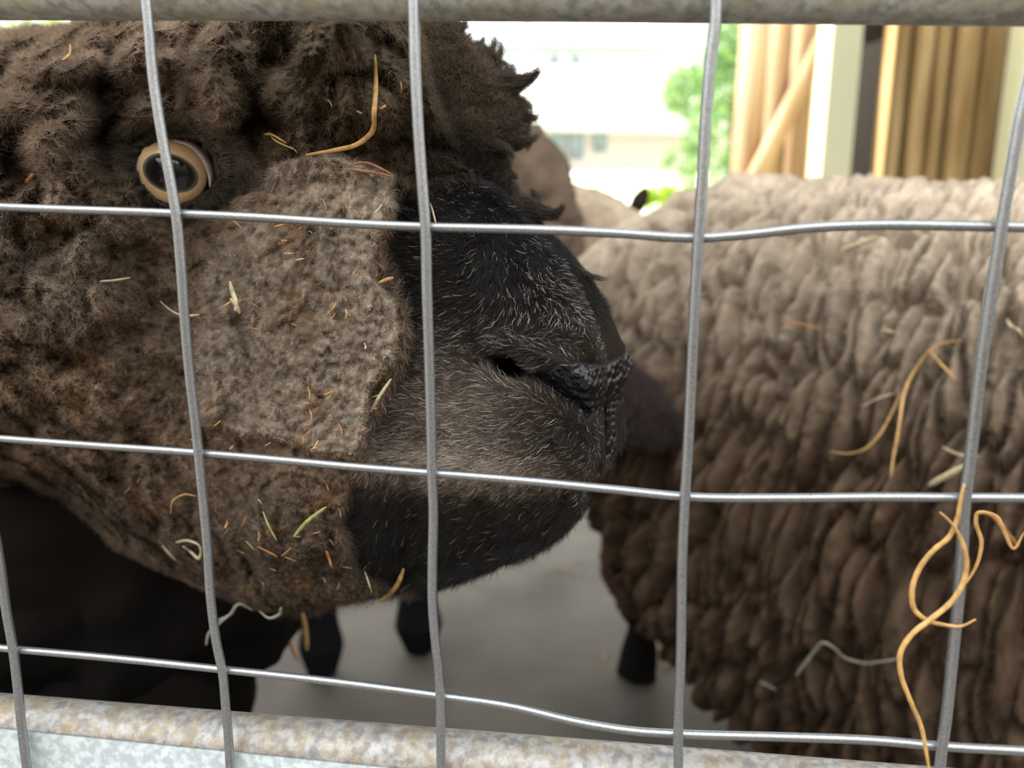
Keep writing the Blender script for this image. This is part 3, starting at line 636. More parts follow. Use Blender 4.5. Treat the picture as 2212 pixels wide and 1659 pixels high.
P = grow(root, nr, fl_, L, 5, .30, .14, .00035 * rng.uniform(.3, 1.5, n_h), rng.uniform(.4, 1.1, n_h), cl)
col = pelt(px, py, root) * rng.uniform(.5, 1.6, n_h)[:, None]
wh = rng.random(n_h) < (.02 + .22 * gauss(px, py, 980, 995, 240, 55, 4) + .10 * gauss(px, py, 1220, 650, 90, 110, 20) + .13 * gauss(px, py, 1010, 860, 170, 130)) * (1 - sstep(-20, 20, sdf(EYE, px, py))) * (1 - .7 * sstep(1050, 1090, py))
col[wh] = np.array([.62, .57, .52]) * rng.uniform(.5, 1.3, wh.sum())[:, None]
R = np.outer(rng.uniform(.7, 1.3, n_h), np.array([1, .95, .8, .6, .25])) * 6e-5
strands('face_hair', P, R, col, M_hair, sheep)
n_f = 110000                                           # the other half of the face
root, nr, px, py = pick(near, wf * (sdf(OUTS, PX, PY) < 190) * f_face, n_f, NRM, PX, PY); nr = unit(nr)
fl_ = flow_at(px, py); mm = lambda z: z - 2 * (z @ MN)[:, None] * MN
P = grow(mirror(root), mm(nr), mm(fl_), .0048 * rng.uniform(.6, 1.5, n_f), 5, .3, .14, .00035 * rng.uniform(.3, 1.5, n_f), rng.uniform(.4, 1.1, n_f))
strands('face_hair', P, np.outer(rng.uniform(.7, 1.3, n_f), np.array([1, .95, .8, .6, .25])) * 6e-5, pelt(px, py, root) * rng.uniform(.5, 1.6, n_f)[:, None], M_hair, sheep)

def on_head(px, py, lift=.004):                       # a point on the near side of the head, lifted off it
    px = np.atleast_1d(np.asarray(px, float)); py = np.atleast_1d(np.asarray(py, float)); out = []
    for a_, b_ in zip(px, py):
        k = np.argmin((PX - a_)**2 + (PY - b_)**2); i, j = np.unravel_index(k, PX.shape)
        out.append(head_pt(np.array([a_]), np.array([b_]), np.array([T[i, j] + lift]))[0])
    return np.array(out)

# loose tufts and locks sticking out of the outline
def tuft(pts, n, spread, L0, px0, py0, r=7e-5):
    """a lock: strands along a centre line, spread narrowing to the tip"""
    cpts = spline(pts, 9); base = rng.normal(size=(n, 1, 3)) * spread; tt = np.linspace(0, 1, 9)[None, :, None]
    ph = rng.uniform(0, 2 * PI, (n, 1, 3)); cut = rng.uniform(.55, 1.0, n)
    q = cpts[None] + base * (1 - .75 * tt) + .0010 * np.sin(2 * PI * 2.0 * tt + ph)
    kk = cut[:, None] * np.linspace(0, 8, 9)[None]; i0 = np.clip(np.floor(kk).astype(int), 0, 7); fr = (kk - i0)[..., None]
    return np.take_along_axis(q, i0[..., None].repeat(3, 2), 1) * (1 - fr) + np.take_along_axis(q, (i0 + 1)[..., None].repeat(3, 2), 1) * fr
tl = []
def hp_mid(px, py, T_=0.0): return head_pt(np.array([float(px)]), np.array([float(py)]), np.array([T_]))[0]
for pl, n, spd in (([(1060, 195), (1095, 190), (1130, 178), (1155, 162), (1168, 146)], 900, .0022), ([(1070, 165), (1100, 172), (1125, 170), (1148, 158)], 500, .0022), ([(1062, 230), (1085, 215), (1105, 200), (1120, 185)], 600, .0026),
                   ([(1120, 440), (1160, 452), (1195, 462), (1212, 455), (1216, 440)], 700, .0018), ([(1120, 440), (1150, 460), (1190, 468), (1208, 472)], 500, .002),
                   ([(1230, 570), (1262, 592), (1290, 600), (1318, 604)], 110, .0008)):
    tl.append(tuft(np.array([hp_mid(x, y, -.01 - .01 * (y < 400)) for x, y in pl]), n, spd, 0, 0, 0))
# small curls all along the outline of the forelock
fpx, fpy = proj(far.reshape(-1, 3)); fq = far.reshape(-1, 3)
for yy in np.arange(45, 470, 11):
    for rep in range(2):
        q_ = np.where(np.abs(fpy - yy - 5 * rep) < 4)[0]; k = q_[np.argmax(fpx[q_])]; b0 = fq[k] - RT * rng.uniform(.001, .008) - FW * rng.uniform(-.004, .004)
        l_ = rng.uniform(.006, .013); dr = unit((RT + UP * rng.normal(0, .55) + FW * rng.normal(0, .5))[None])[0]; sd = unit(np.cross(dr, FW)[None])[0] * rng.choice([-1, 1])
        t_ = np.linspace(0, 1, 6)[:, None]; cl_ = b0 + dr * l_ * np.sin(t_ * 2.0) + sd * l_ * .7 * (1 - np.cos(t_ * 2.6)) * .6
        tl.append(tuft(cl_, 170, .0016, 0, 0, 0))
P = np.concatenate(tl); n = len(P)
strands('fleece', P, np.outer(rng.uniform(.7, 1.3, n), np.linspace(1, .4, 9)) * 7e-5, np.array([.045, .034, .027]) * rng.uniform(.5, 2.2, n)[:, None], M_wool, sheep)

# eye
ec_s = on_head(382, 372, 0)[0]
k = np.argmin((PX - 330)**2 + (PY - 240)**2)
def T_at(x, y):
    k = np.argmin((PX - x)**2 + (PY - y)**2); return T.ravel()[k]
Trim = np.mean([T_at(x, y) for x, y in ((290, 372), (385, 290), (470, 400), (375, 455))])
ER = .0185
ect = head_pt(np.array([382.]), np.array([372.]), np.array([Trim + .0005]))[0]      # front of the eyeball
gaze = unit((CAMP - ect)[None])[0] * .90 + MN * .25 + np.array([-.03, 0, .0]); gaze /= np.linalg.norm(gaze)
ecen = ect - unit((CAMP - ect)[None])[0] * ER
M_eye = bpy.data.materials.new('eyeball'); M_eye.use_nodes = True; nt = M_eye.node_tree; b = nt.nodes['Principled BSDF']
b.inputs['Roughness'].default_value = .6; b.inputs['Specular IOR Level'].default_value = 0; b.inputs['Coat Weight'].default_value = 1; b.inputs['Coat Roughness'].default_value = .01
t = nt.nodes.new('ShaderNodeTexCoord'); s_ = nt.nodes.new('ShaderNodeSeparateXYZ'); nt.links.new(t.outputs['Object'], s_.inputs[0])
def mth(op, a, b_=None):
    n = nt.nodes.new('ShaderNodeMath'); n.operation = op
    for i_, v_ in ((0, a), (1, b_)):
        if v_ is None: continue
        if isinstance(v_, (int, float)): n.inputs[i_].default_value = v_
        else: nt.links.new(v_, n.inputs[i_])
    return n.outputs[0]
X_, Y_ = s_.outputs[0], s_.outputs[1]
pu = mth('SQRT', mth('ADD', mth('POWER', mth('DIVIDE', mth('ADD', X_, -.0004), .0122), 2.0), mth('POWER', mth('DIVIDE', mth('ADD', Y_, .0006), .0088), 2.0)))
r1 = nt.nodes.new('ShaderNodeValToRGB'); el = r1.color_ramp.elements
el[0].position = .0; el[0].color = (.004, .005, .012, 1); el[1].position = .62; el[1].color = (.012, .011, .012, 1)
for p_, c_ in ((.84, (.03, .028, .026)), (1.02, (.26, .23, .18)), (1.22, (.80, .70, .50)), (1.50, (.95, .66, .36))):
    z = el.new(p_); z.color = (*c_, 1)
mrp = nt.nodes.new('ShaderNodeMath'); mrp.operation = 'MULTIPLY'; mrp.inputs[1].default_value = 1 / 1.6
nt.links.new(pu, mrp.inputs[0])
for q_ in el: q_.position = min(1, q_.position / 1.6)
nt.links.new(mrp.outputs[0], r1.inputs[0])
rad = mth('SQRT', mth('ADD', mth('POWER', X_, 2.0), mth('POWER', Y_, 2.0)))
r2 = nt.nodes.new('ShaderNodeMapRange'); r2.inputs[1].default_value = .0149; r2.inputs[2].default_value = .0158; nt.links.new(rad, r2.inputs[0])
ns = nt.nodes.new('ShaderNodeTexNoise'); ns.inputs['Scale'].default_value = 500; nt.links.new(t.outputs['Object'], ns.inputs['Vector'])
mxn = nt.nodes.new('ShaderNodeMix'); mxn.data_type = 'RGBA'; mxn.blend_type = 'MULTIPLY'; mxn.inputs[0].default_value = .5
nt.links.new(r1.outputs[0], mxn.inputs[6]); nt.links.new(ns.outputs['Fac'], mxn.inputs[7])
mx = nt.nodes.new('ShaderNodeMix'); mx.data_type = 'RGBA'; nt.links.new(r2.outputs[0], mx.inputs[0]); nt.links.new(r1.outputs[0], mx.inputs[6]); mx.inputs[7].default_value = (.03, .018, .012, 1)
nt.links.new(mx.outputs[2], b.inputs['Base Color'])
a1_ = np.linspace(0, PI, 49); a2_ = np.linspace(0, 2 * PI, 97)[:-1]
sv = np.stack([np.sin(a1_)[:, None] * np.cos(a2_), np.sin(a1_)[:, None] * np.sin(a2_), np.cos(a1_)[:, None] + 0 * a2_], -1).reshape(-1, 3) * ER
eye = mesh('eye', sv, grid_faces(49, 96, True), M_eye, None)
zx = gaze; roll_ = math.radians(-14)
xx = unit(np.cross([0, 0, 1.0], zx)[None])[0]; yy = np.cross(zx, xx)
xx2 = xx * math.cos(roll_) + yy * math.sin(roll_); yy2 = np.cross(zx, xx2)
em = Matrix.Identity(4)
for i in range(3): em[i][0] = xx2[i]; em[i][1] = yy2[i]; em[i][2] = zx[i]; em[i][3] = ecen[i]
eye.parent = sheep; eye.matrix_world = em
# pale inner membrane: a crescent shell just over the eyeball at its upper front corner
M_mem = mat('pink_membrane', (.85, .68, .68), .3, coat=.6, noise_=(400, 3, (.72, .62, .60)))
mo, mi = spline([(374, 298, 0), (415, 305, 0), (449, 334, 0), (465, 374, 0), (457, 404, 0)], 40), spline([(376, 306, 0), (408, 317, 0), (435, 345, 0), (449, 380, 0), (452, 404, 0)], 40)
rows = []
for s in np.linspace(0, 1, 8):
    q = mo * (1 - s) + mi * s; d = rays(q[:, 0], q[:, 1]); d = unit(d)
    oc = CAMP - ecen; bb = d @ oc; RR = ER + .0008 + .0009 * math.sin(PI * s); disc = bb**2 - (oc @ oc - RR**2)
    tt = -bb - np.sqrt(np.maximum(disc, 0)); rows.append(CAMP + d * tt[:, None])
rows = np.array(rows); back = rows - unit(CAMP - ecen)[None, None] * .0015 if False else rows + FW * .002
V, F = join([(rows.reshape(-1, 3), grid_faces(8, 40)), (back.reshape(-1, 3), grid_faces(8, 40)[:, ::-1])])
mesh('inner_eyelid', V, F, M_mem, sheep)
# other eye, mirrored
e2 = bpy.data.objects.new('eye', eye.data); C.objects.link(e2); e2.parent = sheep
c2_ = mirror(ecen[None])[0]; g2 = mm(gaze[None])[0]; x2 = unit(np.cross([0, 0, 1.0], g2)[None])[0]; y2 = np.cross(g2, x2)
em2 = Matrix.Identity(4)
for i in range(3): em2[i][0] = x2[i]; em2[i][1] = y2[i]; em2[i][2] = g2[i]; em2[i][3] = c2_[i]
e2.matrix_world = em2
# ear: leathery, dark, at the left edge behind the wool
M_ear = mat('ear_skin', (.012, .011, .012), .3, spec=.6)
ep = head_pt(np.array([-90., -55., -20., 6.]), np.array([300., 335., 370., 398.]), np.full(4, .122))
V, F, caps = tube(spline(ep, 24), .002 + .011 * np.sin(np.linspace(.1, PI - .3, 24)), 18, .5)
mesh('ear', V, np.r_[F], M_ear, sheep)

# ------------------------------------------------------------------ the other sheep
def fleece_locks(X, N, s, a, amp, wl, hl, seed):
    """cord-like locks hanging down a flank: s metres along, a metres around"""
    wx_ = s + .014 * noise(np.stack([s * 9, a * 8, 0 * s], -1), seed) + .0022 * noise(np.stack([s * 70, a * 50, 0 * s], -1), seed + 1)
    q = np.stack([wx_ / wl, a / hl + .35 * noise(np.stack([s * 30, a * 10, 0 * s], -1), seed + 2), 0 * s], -1)
    f1, f2, cid = worley(q, seed, .85)
    return amp * (np.sqrt(sstep(0, .42, f2 - f1)) * (.6 + .6 * cid) + .12 * fbm(np.stack([s, a, 0 * s], -1) * 160, 3, seed))
def flank(path, rad, ns, nt_, amp, wl, hl, seed, sq=1.0):
    P = spline(path, ns); R = spline(rad, ns, path)
    for _ in range(max(2, ns // 3)): R[1:-1] = (R[:-2] + 2 * R[1:-1] + R[2:]) / 4
    R = np.maximum(R, .001)
    Tn = np.gradient(P, axis=0); Tn[:, 2] *= .3; Tn = unit(Tn)
    A = unit(np.cross(Tn, [0, 0, 1.0])); B = np.cross(A, Tn)
    a_ = np.linspace(0, 2 * PI, nt_, endpoint=False); ca, sa = np.cos(a_), np.sin(a_)
    ca = np.sign(ca) * np.abs(ca)**sq; sa = np.sign(sa) * np.abs(sa)**sq
    X = P[:, None] + ca[None, :, None] * A[:, None] * R[:, None, 0:1] + sa[None, :, None] * B[:, None] * R[:, None, 1:2]
    nn = unit(np.cross(np.gradient(X, axis=0), np.roll(X, -1, 1) - np.roll(X, 1, 1)))
    if np.mean(np.sum(nn * (X - P[:, None]), -1)) < 0: nn = -nn
    sl2 = np.r_[0, np.cumsum(np.linalg.norm(np.diff(P, axis=0), axis=1))]
    s_m = sl2[:, None] + 0 * a_; ar = (np.abs(((a_ + PI / 2) % (2 * PI)) - PI))[None] * (R[:, 0:1] + R[:, 1:2]) / 2
    lump = .012 * fbm(X * 7, 3, seed + 4) + .006 * fbm(X * 20, 2, seed + 6)
    am = amp * (.35 + .65 * sstep(.08, .2, ar)) * sstep(.03, .1, R[:, 0:1])
    X2 = X + nn * (lump + fleece_locks(X, nn, s_m, ar, 1.0, wl, hl, seed) * am)[..., None]
    return X, X2, nn, ar
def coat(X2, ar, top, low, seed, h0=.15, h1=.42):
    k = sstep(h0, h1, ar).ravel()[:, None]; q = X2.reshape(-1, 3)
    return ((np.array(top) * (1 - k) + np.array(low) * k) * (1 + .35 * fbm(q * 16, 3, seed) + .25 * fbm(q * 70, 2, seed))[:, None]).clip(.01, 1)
M_coat = mat('woolly_coat', (.2, .15, .1), .95, attr='col', spec=.05, bump=(380, .6, .002))
# right-hand sheep
X, X2, nn, ar = flank([(.115, 1.36, .58), (.14, 1.32, .58), (.21, 1.23, .585), (.30, 1.10, .555), (.40, .98, .49), (.50, .88, .465), (.70, .68, .44), (.95, .45, .44), (1.1, .32, .46), (1.15, .28, .47)],
                      [(.002, .002), (.08, .10), (.145, .20), (.195, .29), (.235, .355), (.25, .365), (.26, .355), (.25, .33), (.16, .2), (.002, .002)], 860, 800, .034, .0150, .068, 51, .85)
XR = X2.reshape(-1, 3); cc = coat(X2, ar, (.50, .41, .31), (.095, .061, .039), 3, .06, .44)  # top-lit back and shaded flank painted into the coat colour
parts = [(X2.reshape(-1, 3), grid_faces(X2.shape[0], X2.shape[1], True))]; ns0 = X2.shape[0] * X2.shape[1]
hoofc = []
for lx, ly, sc in ((.235, 1.26, 1.25), (.42, 1.22, 1.1), (.80, .42, 1), (.98, .62, 1)):
    L_, lf = blob([(lx, ly, .48), (lx, ly, .40), (lx, ly, .27), (lx, ly, .16), (lx, ly, .11)], [(.09 * sc, .09 * sc), (.09 * sc, .10 * sc), (.062 * sc, .062 * sc), (.045 * sc, .045 * sc), (.036, .036)], 60, 60, .012, 24, 53)
    L2, lf2 = blob([(lx, ly, .15), (lx, ly, .09), (lx - .003, ly - .004, .05), (lx - .008, ly - .008, .004)], [(.028, .028), (.024, .024), (.032, .032), (.036, .036)], 30, 24, 0, 24, 53)
    parts += [(L_.reshape(-1, 3), lf), (L2.reshape(-1, 3), lf2)]
hd, hf = blob([(.25, 1.20, .58), (.17, 1.10, .57), (.10, 1.0, .56), (.04, .95, .54), (.0, .90, .53)], [(.08, .09), (.075, .085), (.065, .07), (.045, .05), (.01, .01)], 50, 50, .012, 22, 64)
parts.append((hd.reshape(-1, 3), hf))
V, F = join(parts)
lo = V[ns0:]; lc = np.where(lo[:, 2:3] > .125, np.array([.085, .052, .034]), np.array([.012, .010, .010]))
rs_ = mesh('sheep', V, F, M_coat, None, True, {'col': np.r_[cc, lc]}); tag(rs_, 'brown sheep on the right with corded crimped fleece and lighter back', 'sheep')
XE, XE2, nE, arE = flank([at(1270, 840, .90), at(1310, 850, .86), at(1360, 868, .84), at(1405, 895, .84), at(1435, 925, .845), at(1443, 935, .85)], [(.006, .01), (.012, .028), (.016, .036), (.014, .026), (.010, .012), (.002, .002)], 70, 70, .008, .012, .02, 61)
XE2 = XE2 + nE * (.010 * (billow(XE2 * 70, 3, 91) - .25))[..., None]
M_darkwool = mat('dark_ear_wool', (.03, .020, .016), .95, spec=.1, bump=(300, .8, .003))
mesh('ear', XE2.reshape(-1, 3), grid_faces(70, 70, True), M_darkwool, rs_)
n_e = 9000; root, nr = pick(XE2, np.ones(XE2.shape[:2]), n_e, nE)
P = grow(root, unit(nr), np.repeat(DN, n_e, 0), .011 * rng.uniform(.5, 1.4, n_e), 5, .7, .4, .001 * rng.uniform(.3, 1.4, n_e), rng.uniform(.5, 1.5, n_e))
strands('ear_wool', P, np.outer(rng.uniform(.7, 1.3, n_e), np.linspace(1, .3, 5)) * 1.2e-4, np.array([.05, .038, .034]) * rng.uniform(.5, 1.8, n_e)[:, None], M_wool, rs_)
tube_mesh('ear', at(np.array([1372., 1383., 1392., 1398.]), np.array([452., 432., 416., 406.]), 1.36), np.array([.012, .014, .010, .003]), M_darkwool, rs_, 12, .5)
# fine fuzz on its fleece
n_s = 170000; gridw = ((X2[..., 1] < 1.3) & (np.sum(nn * (CAMP - X2), -1) > -.05) & (X2[..., 0] < X2[..., 1] * .9)).astype(float)
root, nr = pick(X2, gridw, n_s, nn); cidx = None
arr = pick  # (colour by height, repeating the painted light of the coat)
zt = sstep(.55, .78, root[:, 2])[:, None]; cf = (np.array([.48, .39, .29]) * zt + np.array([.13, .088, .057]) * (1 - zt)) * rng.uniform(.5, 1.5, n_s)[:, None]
P = grow(root, unit(nr), np.repeat(DN, n_s, 0), .005 * rng.uniform(.5, 1.4, n_s), 5, .45, .4, .0008 * rng.uniform(.3, 1.4, n_s), rng.uniform(.5, 1.5, n_s))
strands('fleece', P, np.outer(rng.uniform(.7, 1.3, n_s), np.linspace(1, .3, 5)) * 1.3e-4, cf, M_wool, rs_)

# tan sheep behind, with head up; only its back, nape and legs show
X, X2, nn, ar = flank([(-.50, 1.62, .66), (-.46, 1.62, .66), (-.35, 1.62, .66), (-.05, 1.66, .66), (.15, 1.72, .64), (.32, 1.78, .62), (.37, 1.80, .60)],
                      [(.002, .002), (.10, .12), (.16, .20), (.19, .235), (.19, .24), (.12, .17), (.002, .002)], 160, 160, .012, .018, .05, 57)
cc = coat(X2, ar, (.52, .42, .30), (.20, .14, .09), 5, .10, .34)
parts = [(X2.reshape(-1, 3), grid_faces(160, 160, True))]; ns0 = 160 * 160
NK, nkf = blob([(.03, 1.52, .70), (.035, 1.48, .80), (.02, 1.45, .88), (-.03, 1.43, .925), (-.11, 1.42, .91), (-.20, 1.41, .86)], [(.10, .10), (.09, .09), (.075, .075), (.066, .066), (.048, .05), (.012, .012)], 60, 50, .016, 22, 58)
parts.append((NK.reshape(-1, 3), nkf)); nk = NK.shape[0] * NK.shape[1]
for px_, Yl, hy, sc in ((908, 1.34, 1428, 1.35), (698, 1.26, 1480, 1.2), (1000, 1.9, 0, .9), (650, 1.95, 0, .9)):
    p = at(px_, 1400, Yl); lx = p[0]
    L_, lf = blob([(lx + .02, Yl + .1, .55), (lx + .01, Yl + .05, .40), (lx, Yl, .26), (lx - .005, Yl, .17)], [(.08 * sc, .08 * sc), (.065 * sc, .065 * sc), (.046 * sc, .046 * sc), (.033, .033)], 40, 40, .008, 24, 53)
    L2, lf2 = blob([(lx - .004, Yl, .20), (lx - .004, Yl, .10), (lx - .002, Yl - .004, .05), (lx, Yl - .012, .004)], [(.030 * sc, .030 * sc), (.026 * sc, .026 * sc), (.034 * sc, .034 * sc), (.026, .026)], 30, 24, 0, 24, 53)
    parts += [(L_.reshape(-1, 3), lf), (L2.reshape(-1, 3), lf2)]
V, F = join(parts); lo = V[ns0:]
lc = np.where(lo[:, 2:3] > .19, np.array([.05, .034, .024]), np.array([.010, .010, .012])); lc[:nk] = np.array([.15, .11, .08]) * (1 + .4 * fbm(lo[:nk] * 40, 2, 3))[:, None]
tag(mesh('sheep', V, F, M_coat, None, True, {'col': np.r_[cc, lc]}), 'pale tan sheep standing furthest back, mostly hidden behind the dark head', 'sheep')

# ------------------------------------------------------------------ hay and straw
def straw_mat(name, c): return mat(name, c, .55, noise_=(300, 3, tuple(x * .6 for x in c), .4, .7))
MS = {'gold': straw_mat('straw_gold', (.60, .35, .12)), 'pale': straw_mat('straw_pale', (.62, .52, .32)), 'orange': straw_mat('straw_orange', (.50, .22, .07)), 'green': straw_mat('straw_green', (.38, .42, .14)), 'rust': straw_mat('straw_rust', (.38, .17, .09)), 'grey': straw_mat('straw_grey', (.48, .44, .36))}
def stalk(name, P, r, m_, label, group=None, cat='straw', flat=.45, n=26):
    P = spline(P, n); rr = r * (1 - .65 * np.abs(np.linspace(-1, 1, n))**4) * (1 + .04 * np.sin(np.arange(n) * 1.3))
    o = tube_mesh(name, P, rr, MS[m_], None, 8, flat); tag(o, label, cat, group); return o
def hs(pts, r, m_, label, group=None, lift=.006, name='straw_stalk', lifts=None):
    P = on_head([p[0] for p in pts], [p[1] for p in pts], 0)
    tl_ = np.array([T_at(*p) for p in pts]); tmax = tl_.max() * .5 + tl_ * .5
    P = head_pt(np.array([p[0] for p in pts], float), np.array([p[1] for p in pts], float), tmax + (np.asarray(lifts) if lifts is not None else lift))
    return stalk(name, P, r, m_, label, group)
hs([(660, 335), (720, 325), (775, 310), (800, 290), (808, 240), (812, 170), (810, 118)], .0010, 'gold', 'long golden L-bent straw stalk lying on the forelock wool')
hs([(570, 290), (600, 298), (630, 318), (642, 330)], .0006, 'gold', 'golden looped straw left of the long bent stalk, above the cheek'); 
hs([(580, 288), (610, 312), (640, 325)], .0004, 'gold', 'thin golden straw thread crossing the looped straw above the cheek')
hs([(752, 358), (790, 352), (830, 368), (852, 380)], .0008, 'rust', 'reddish brown leaf blade on the top edge of the grey cheek patch')
hs([(755, 365), (800, 372), (850, 382)], .0006, 'rust', 'lower of the two reddish blades on the top edge of the cheek patch')
hs([(497, 608), (502, 630), (510, 655), (508, 672)], .0013, 'pale', 'short pale stalk in the cheek wool, upper of a pair below the eye')
hs([(497, 645), (510, 660), (518, 678)], .0014, 'pale', 'stubby pale green stalk directly under the short pale stalk below the eye')
hs([(345, 650), (365, 668), (395, 682), (430, 680)], .0007, 'pale', 'curved pale stalk passing behind the second upright wire in the cheek wool')
hs([(215, 608), (245, 606), (282, 600)], .0007, 'pale', 'thin pale stalk lying level in the neck wool on the left')
hs([(817, 612), (835, 604), (850, 600)], .0008, 'gold', 'short golden chip at the right edge of the cheek patch')
hs([(800, 890), (820, 855), (845, 818)], .0007, 'pale', 'straight pale stalk slanting up between cheek patch and muzzle')
hs([(634, 1160), (660, 1130), (705, 1095)], .0009, 'green', 'green grass blade slanting up in the jaw wool')
hs([(568, 1105), (580, 1135), (598, 1168)], .0008, 'green', 'olive grass blade slanting down, left of the green blade')
hs([(380, 1172), (405, 1168), (430, 1178), (425, 1205), (415, 1195), (395, 1180)], .0011, 'pale', 'curled pale husk in the jaw wool beside the second upright wire')
hs([(350, 1178), (365, 1195), (382, 1212)], .0010, 'pale', 'short pale stalk just left of the curled husk in the jaw wool')
hs([(820, 1300), (845, 1280), (860, 1260), (872, 1228)], .0013, 'gold', 'thick golden stalk hanging from the bottom of the jaw wool')
hs([(788, 1235), (795, 1255), (803, 1280)], .0008, 'pale', 'thin pale stalk just left of the thick stalk under the jaw')
hs([(555, 1180), (575, 1190), (600, 1203)], .0006, 'orange', 'orange straw sliver in the middle of the jaw wool')
hs([(705, 1190), (712, 1210), (716, 1225)], .0008, 'orange', 'upright orange straw sliver right of the middle of the jaw wool')
hs([(470, 1340), (495, 1330), (520, 1305), (545, 1318)], .0010, 'grey', 'greyish bent stalk hanging under the jaw beside the second upright wire', lift=.01)
hs([(445, 1395), (450, 1370), (470, 1350), (500, 1325)], .0008, 'grey', 'hooked grey stalk dangling in the dark below the jaw wool', lift=.012)
hs([(560, 1320), (580, 1335), (600, 1330), (608, 1312)], .0011, 'grey', 'small pale crescent of straw on the lower edge of the jaw wool', lift=.01)
hs([(368, 1110), (375, 1080), (400, 1068), (425, 1072)], .0004, 'gold', 'fine curved golden thread in the wool beside the second upright wire')
hs([(490, 472), (510, 482), (525, 496)], .0007, 'orange', 'orange splinter just below the eye and the top mesh wire')
hs([(135, 130), (148, 120), (152, 95)], .0006, 'gold', 'thin golden stalk in the top left wool')
hs([(55, 395), (65, 385), (72, 375)], .0009, 'orange', 'short orange stalk in the dark wool left of the eye')
hs([(930, 440), (937, 465), (943, 490)], .0005, 'pale', 'thin pale thread just right of the middle upright wire, on the muzzle')
hs([(780, 930), (790, 925)], .0006, 'orange', 'tiny orange fleck low on the cheek patch edge')
# small flecks scattered through the cheek and jaw wool
r_ = np.random.default_rng(12); zones = [((440, 640), (560, 720)), ((600, 420), (840, 960)), ((430, 880), (740, 980)), ((480, 1020), (760, 1290)), ((250, 900), (430, 1180)), ((700, 180), (870, 300))]
cnt = [6, 34, 12, 22, 6, 4]
for (za, zb), c_ in zip(zones, cnt):
    for _ in range(c_):
        x = r_.uniform(za[0], zb[0]); y = r_.uniform(za[1], zb[1]); an = r_.uniform(0, PI); l = r_.uniform(5, 15)
        if sdf(FACE, np.array([x]), np.array([y]))[0] > -5: continue
        hs([(x - l * math.cos(an), y - l * math.sin(an)), (x + 2 * math.sin(an), y), (x + l * math.cos(an), y + l * math.sin(an))], r_.uniform(.0002, .0005), ['orange', 'gold', 'rust', 'pale', 'gold'][r_.integers(5)],
           'tiny straw fleck caught in the cheek and jaw wool', 'tiny straw flecks in the wool', lift=.0055, name='straw_fleck')

# tangled stalk on the fence at the right
s1 = [(2083, 1045), (2075, 1080), (2068, 1120), (2050, 1160), (2015, 1190), (1985, 1230), (1970, 1280), (1976, 1318), (2003, 1340), (2040, 1350), (2075, 1353), (2108, 1338)]
s2_ = [(2030, 1106), (2055, 1130), (2078, 1170), (2088, 1215), (2078, 1265), (2050, 1305), (2010, 1338), (1970, 1370), (1945, 1410), (1945, 1450), (1965, 1510), (1990, 1570), (2000, 1620), (2010, 1680)]
s3 = [(2212, 1150), (2190, 1185), (2170, 1150), (2150, 1115), (2110, 1110), (2108, 1125), (2120, 1170), (2110, 1220), (2080, 1270)]
def fs(pts, off, r, m_, label, parent=None, flat=.5):
    P = fen(pts, off); return stalk('straw_stalk', P, r, m_, label, n=90, flat=flat)
fs(s1, .0045, .00085, 'gold', 'golden straw curl looping around the rightmost upright wire')
fs(s2_, .0062, .00085, 'gold', 'long golden straw tendril winding down past the bottom wire on the right')
fs(s3, -.012, .0007, 'gold', 'loose tan straw tendril just right of the rightmost upright wire')
# straws caught in the right sheep's fleece
gpx, gpy = proj(XR); gd = (XR - CAMP) @ FW
def on_right(pts, lift=.006):
    out = []
    for a_, b_ in pts:
        q = np.hypot(gpx - a_, gpy - b_) < 14; q &= gd > .2
        dmin = gd[q].min() if q.any() else .7
        d = rays(a_, b_); out.append(CAMP + d * (dmin - lift))
    out = np.array(out); return out
def rsf(pts, r, m_, label, lift=.011, group=None, name='straw_stalk'):
    P = on_right(pts, lift); P[1:-1] = (P[:-2] + 2 * P[1:-1] + P[2:]) / 4; o = stalk(name, P, r, m_, label, group, n=40); return o
rsf([(1718, 1460), (1740, 1435), (1762, 1400), (1785, 1380), (1800, 1395), (1815, 1425), (1860, 1436), (1905, 1430), (1950, 1422)], .0019, 'grey', 'wavy pale stalk on the dark lower fleece of the right sheep')
rsf([(2006, 1050), (2030, 1035), (2060, 1020), (2085, 1005)], .0032, 'pale', 'thick pale stalk end left of the rightmost wire on the fleece')
rsf([(2035, 965), (2060, 980), (2090, 990), (2115, 985)], .0016, 'pale', 'short forked straw above the thick pale stalk on the fleece')
rsf([(2075, 735), (2030, 740), (2005, 755), (1985, 790), (1960, 820), (1950, 860), (1945, 900), (1940, 950), (1925, 1000), (1925, 1030)], .0015, 'gold', 'long olive gold stalk hanging down the corded fleece of the right sheep')
rsf([(2005, 755), (2030, 785), (2065, 820)], .0011, 'gold', 'side stalk branching right from the long olive stalk on the fleece')
rsf([(1945, 850), (1925, 900), (1895, 950), (1870, 975), (1830, 985), (1790, 975)], .0010, 'gold', 'curved thin stalk sweeping left across the corded fleece')
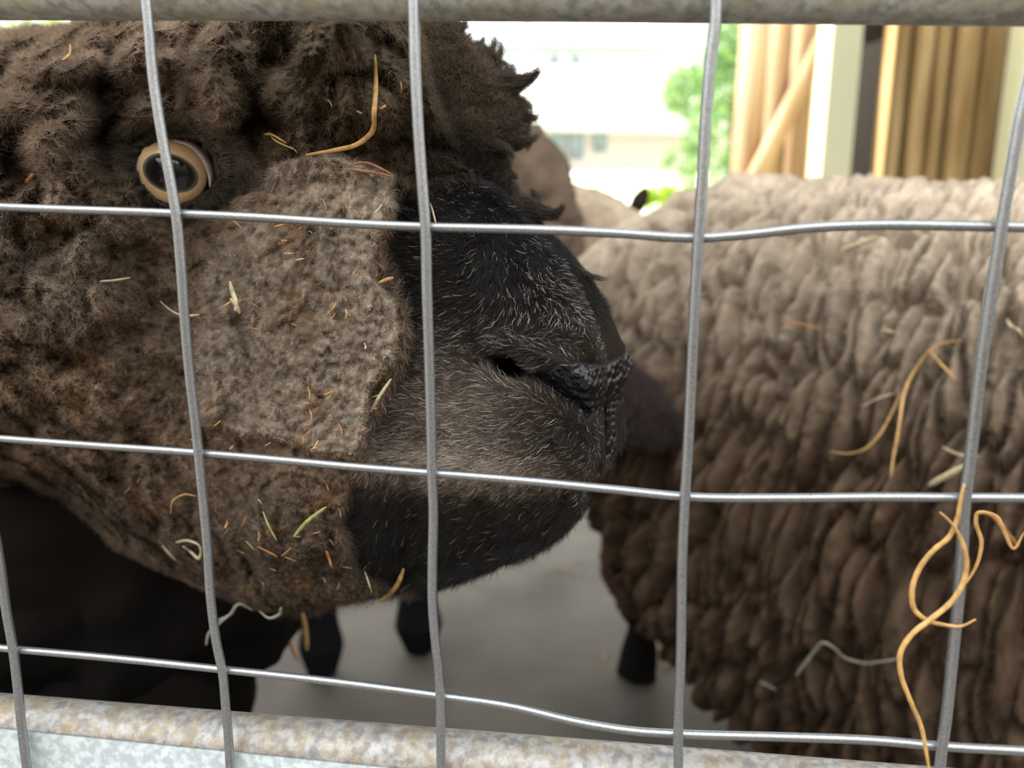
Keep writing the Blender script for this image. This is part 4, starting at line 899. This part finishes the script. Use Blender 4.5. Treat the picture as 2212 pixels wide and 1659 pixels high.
rsf([(1860, 880), (1890, 860), (1930, 850)], .0008, 'pale', 'fine pale thread left of the long olive stalk on the fleece')
rsf([(1908, 714), (1920, 716), (1932, 718)], .0026, 'pale', 'small whitish chip on the upper fleece of the right sheep')
rsf([(1690, 695), (1730, 700), (1775, 712)], .0018, 'orange', 'faint orange straw on the upper fleece right of the third upright wire')
rsf([(1810, 545), (1850, 528), (1900, 512)], .0030, 'pale', 'pale straw lying on the back of the right sheep under the top mesh wire')
rsf([(2150, 470), (2162, 455), (2175, 450)], .0022, 'pale', 'loose pale straw on the back at the top right, beside the cream post')
rsf([(1640, 1472), (1655, 1478), (1675, 1490)], .0016, 'grey', 'short silvery straw on the lowest fleece right of the third upright wire')
rsf([(2175, 690), (2190, 720), (2200, 700), (2212, 730)], .0020, 'pale', 'yellowish hay wisp at the right edge on the fleece')
rsf([(2140, 1110), (2165, 1130), (2180, 1165), (2200, 1180)], .0018, 'orange', 'amber straw on the fleece right of the rightmost upright wire')
# orange stalks hanging behind the jaw
for pts, r, lab in (([(645, 1310), (655, 1340), (660, 1375), (662, 1405)], .0032, 'amber stalk hanging blurred below the jaw beside the dark hind leg'), ([(625, 1375), (632, 1400), (645, 1428)], .0026, 'short amber stalk lowest of the two hanging below the jaw')):
    stalk('straw_stalk', at(np.array([p[0] for p in pts]), np.array([p[1] for p in pts]), .62), r, 'gold', lab)
# scraps of hay on the concrete near the right sheep's hoof
r_ = np.random.default_rng(31)
for k in range(26):
    d = rays(r_.normal(1400, 45), r_.normal(1425, 22)) if k < 20 else rays(r_.uniform(1180, 1330), r_.uniform(1210, 1260))
    g = CAMP + d * (-(CAMP[2] - .003) / d[2]); an = r_.uniform(0, PI); l = r_.uniform(.012, .035); u_ = np.array([math.cos(an), math.sin(an), 0]) * l
    stalk('hay_scrap', np.array([g - u_, g + np.array([0, 0, .003]), g + u_]), .0013, 'green' if k % 2 else 'gold', 'small scrap of hay lying on the concrete floor by the black hoof', 'hay scraps on the floor', cat='hay', n=8)
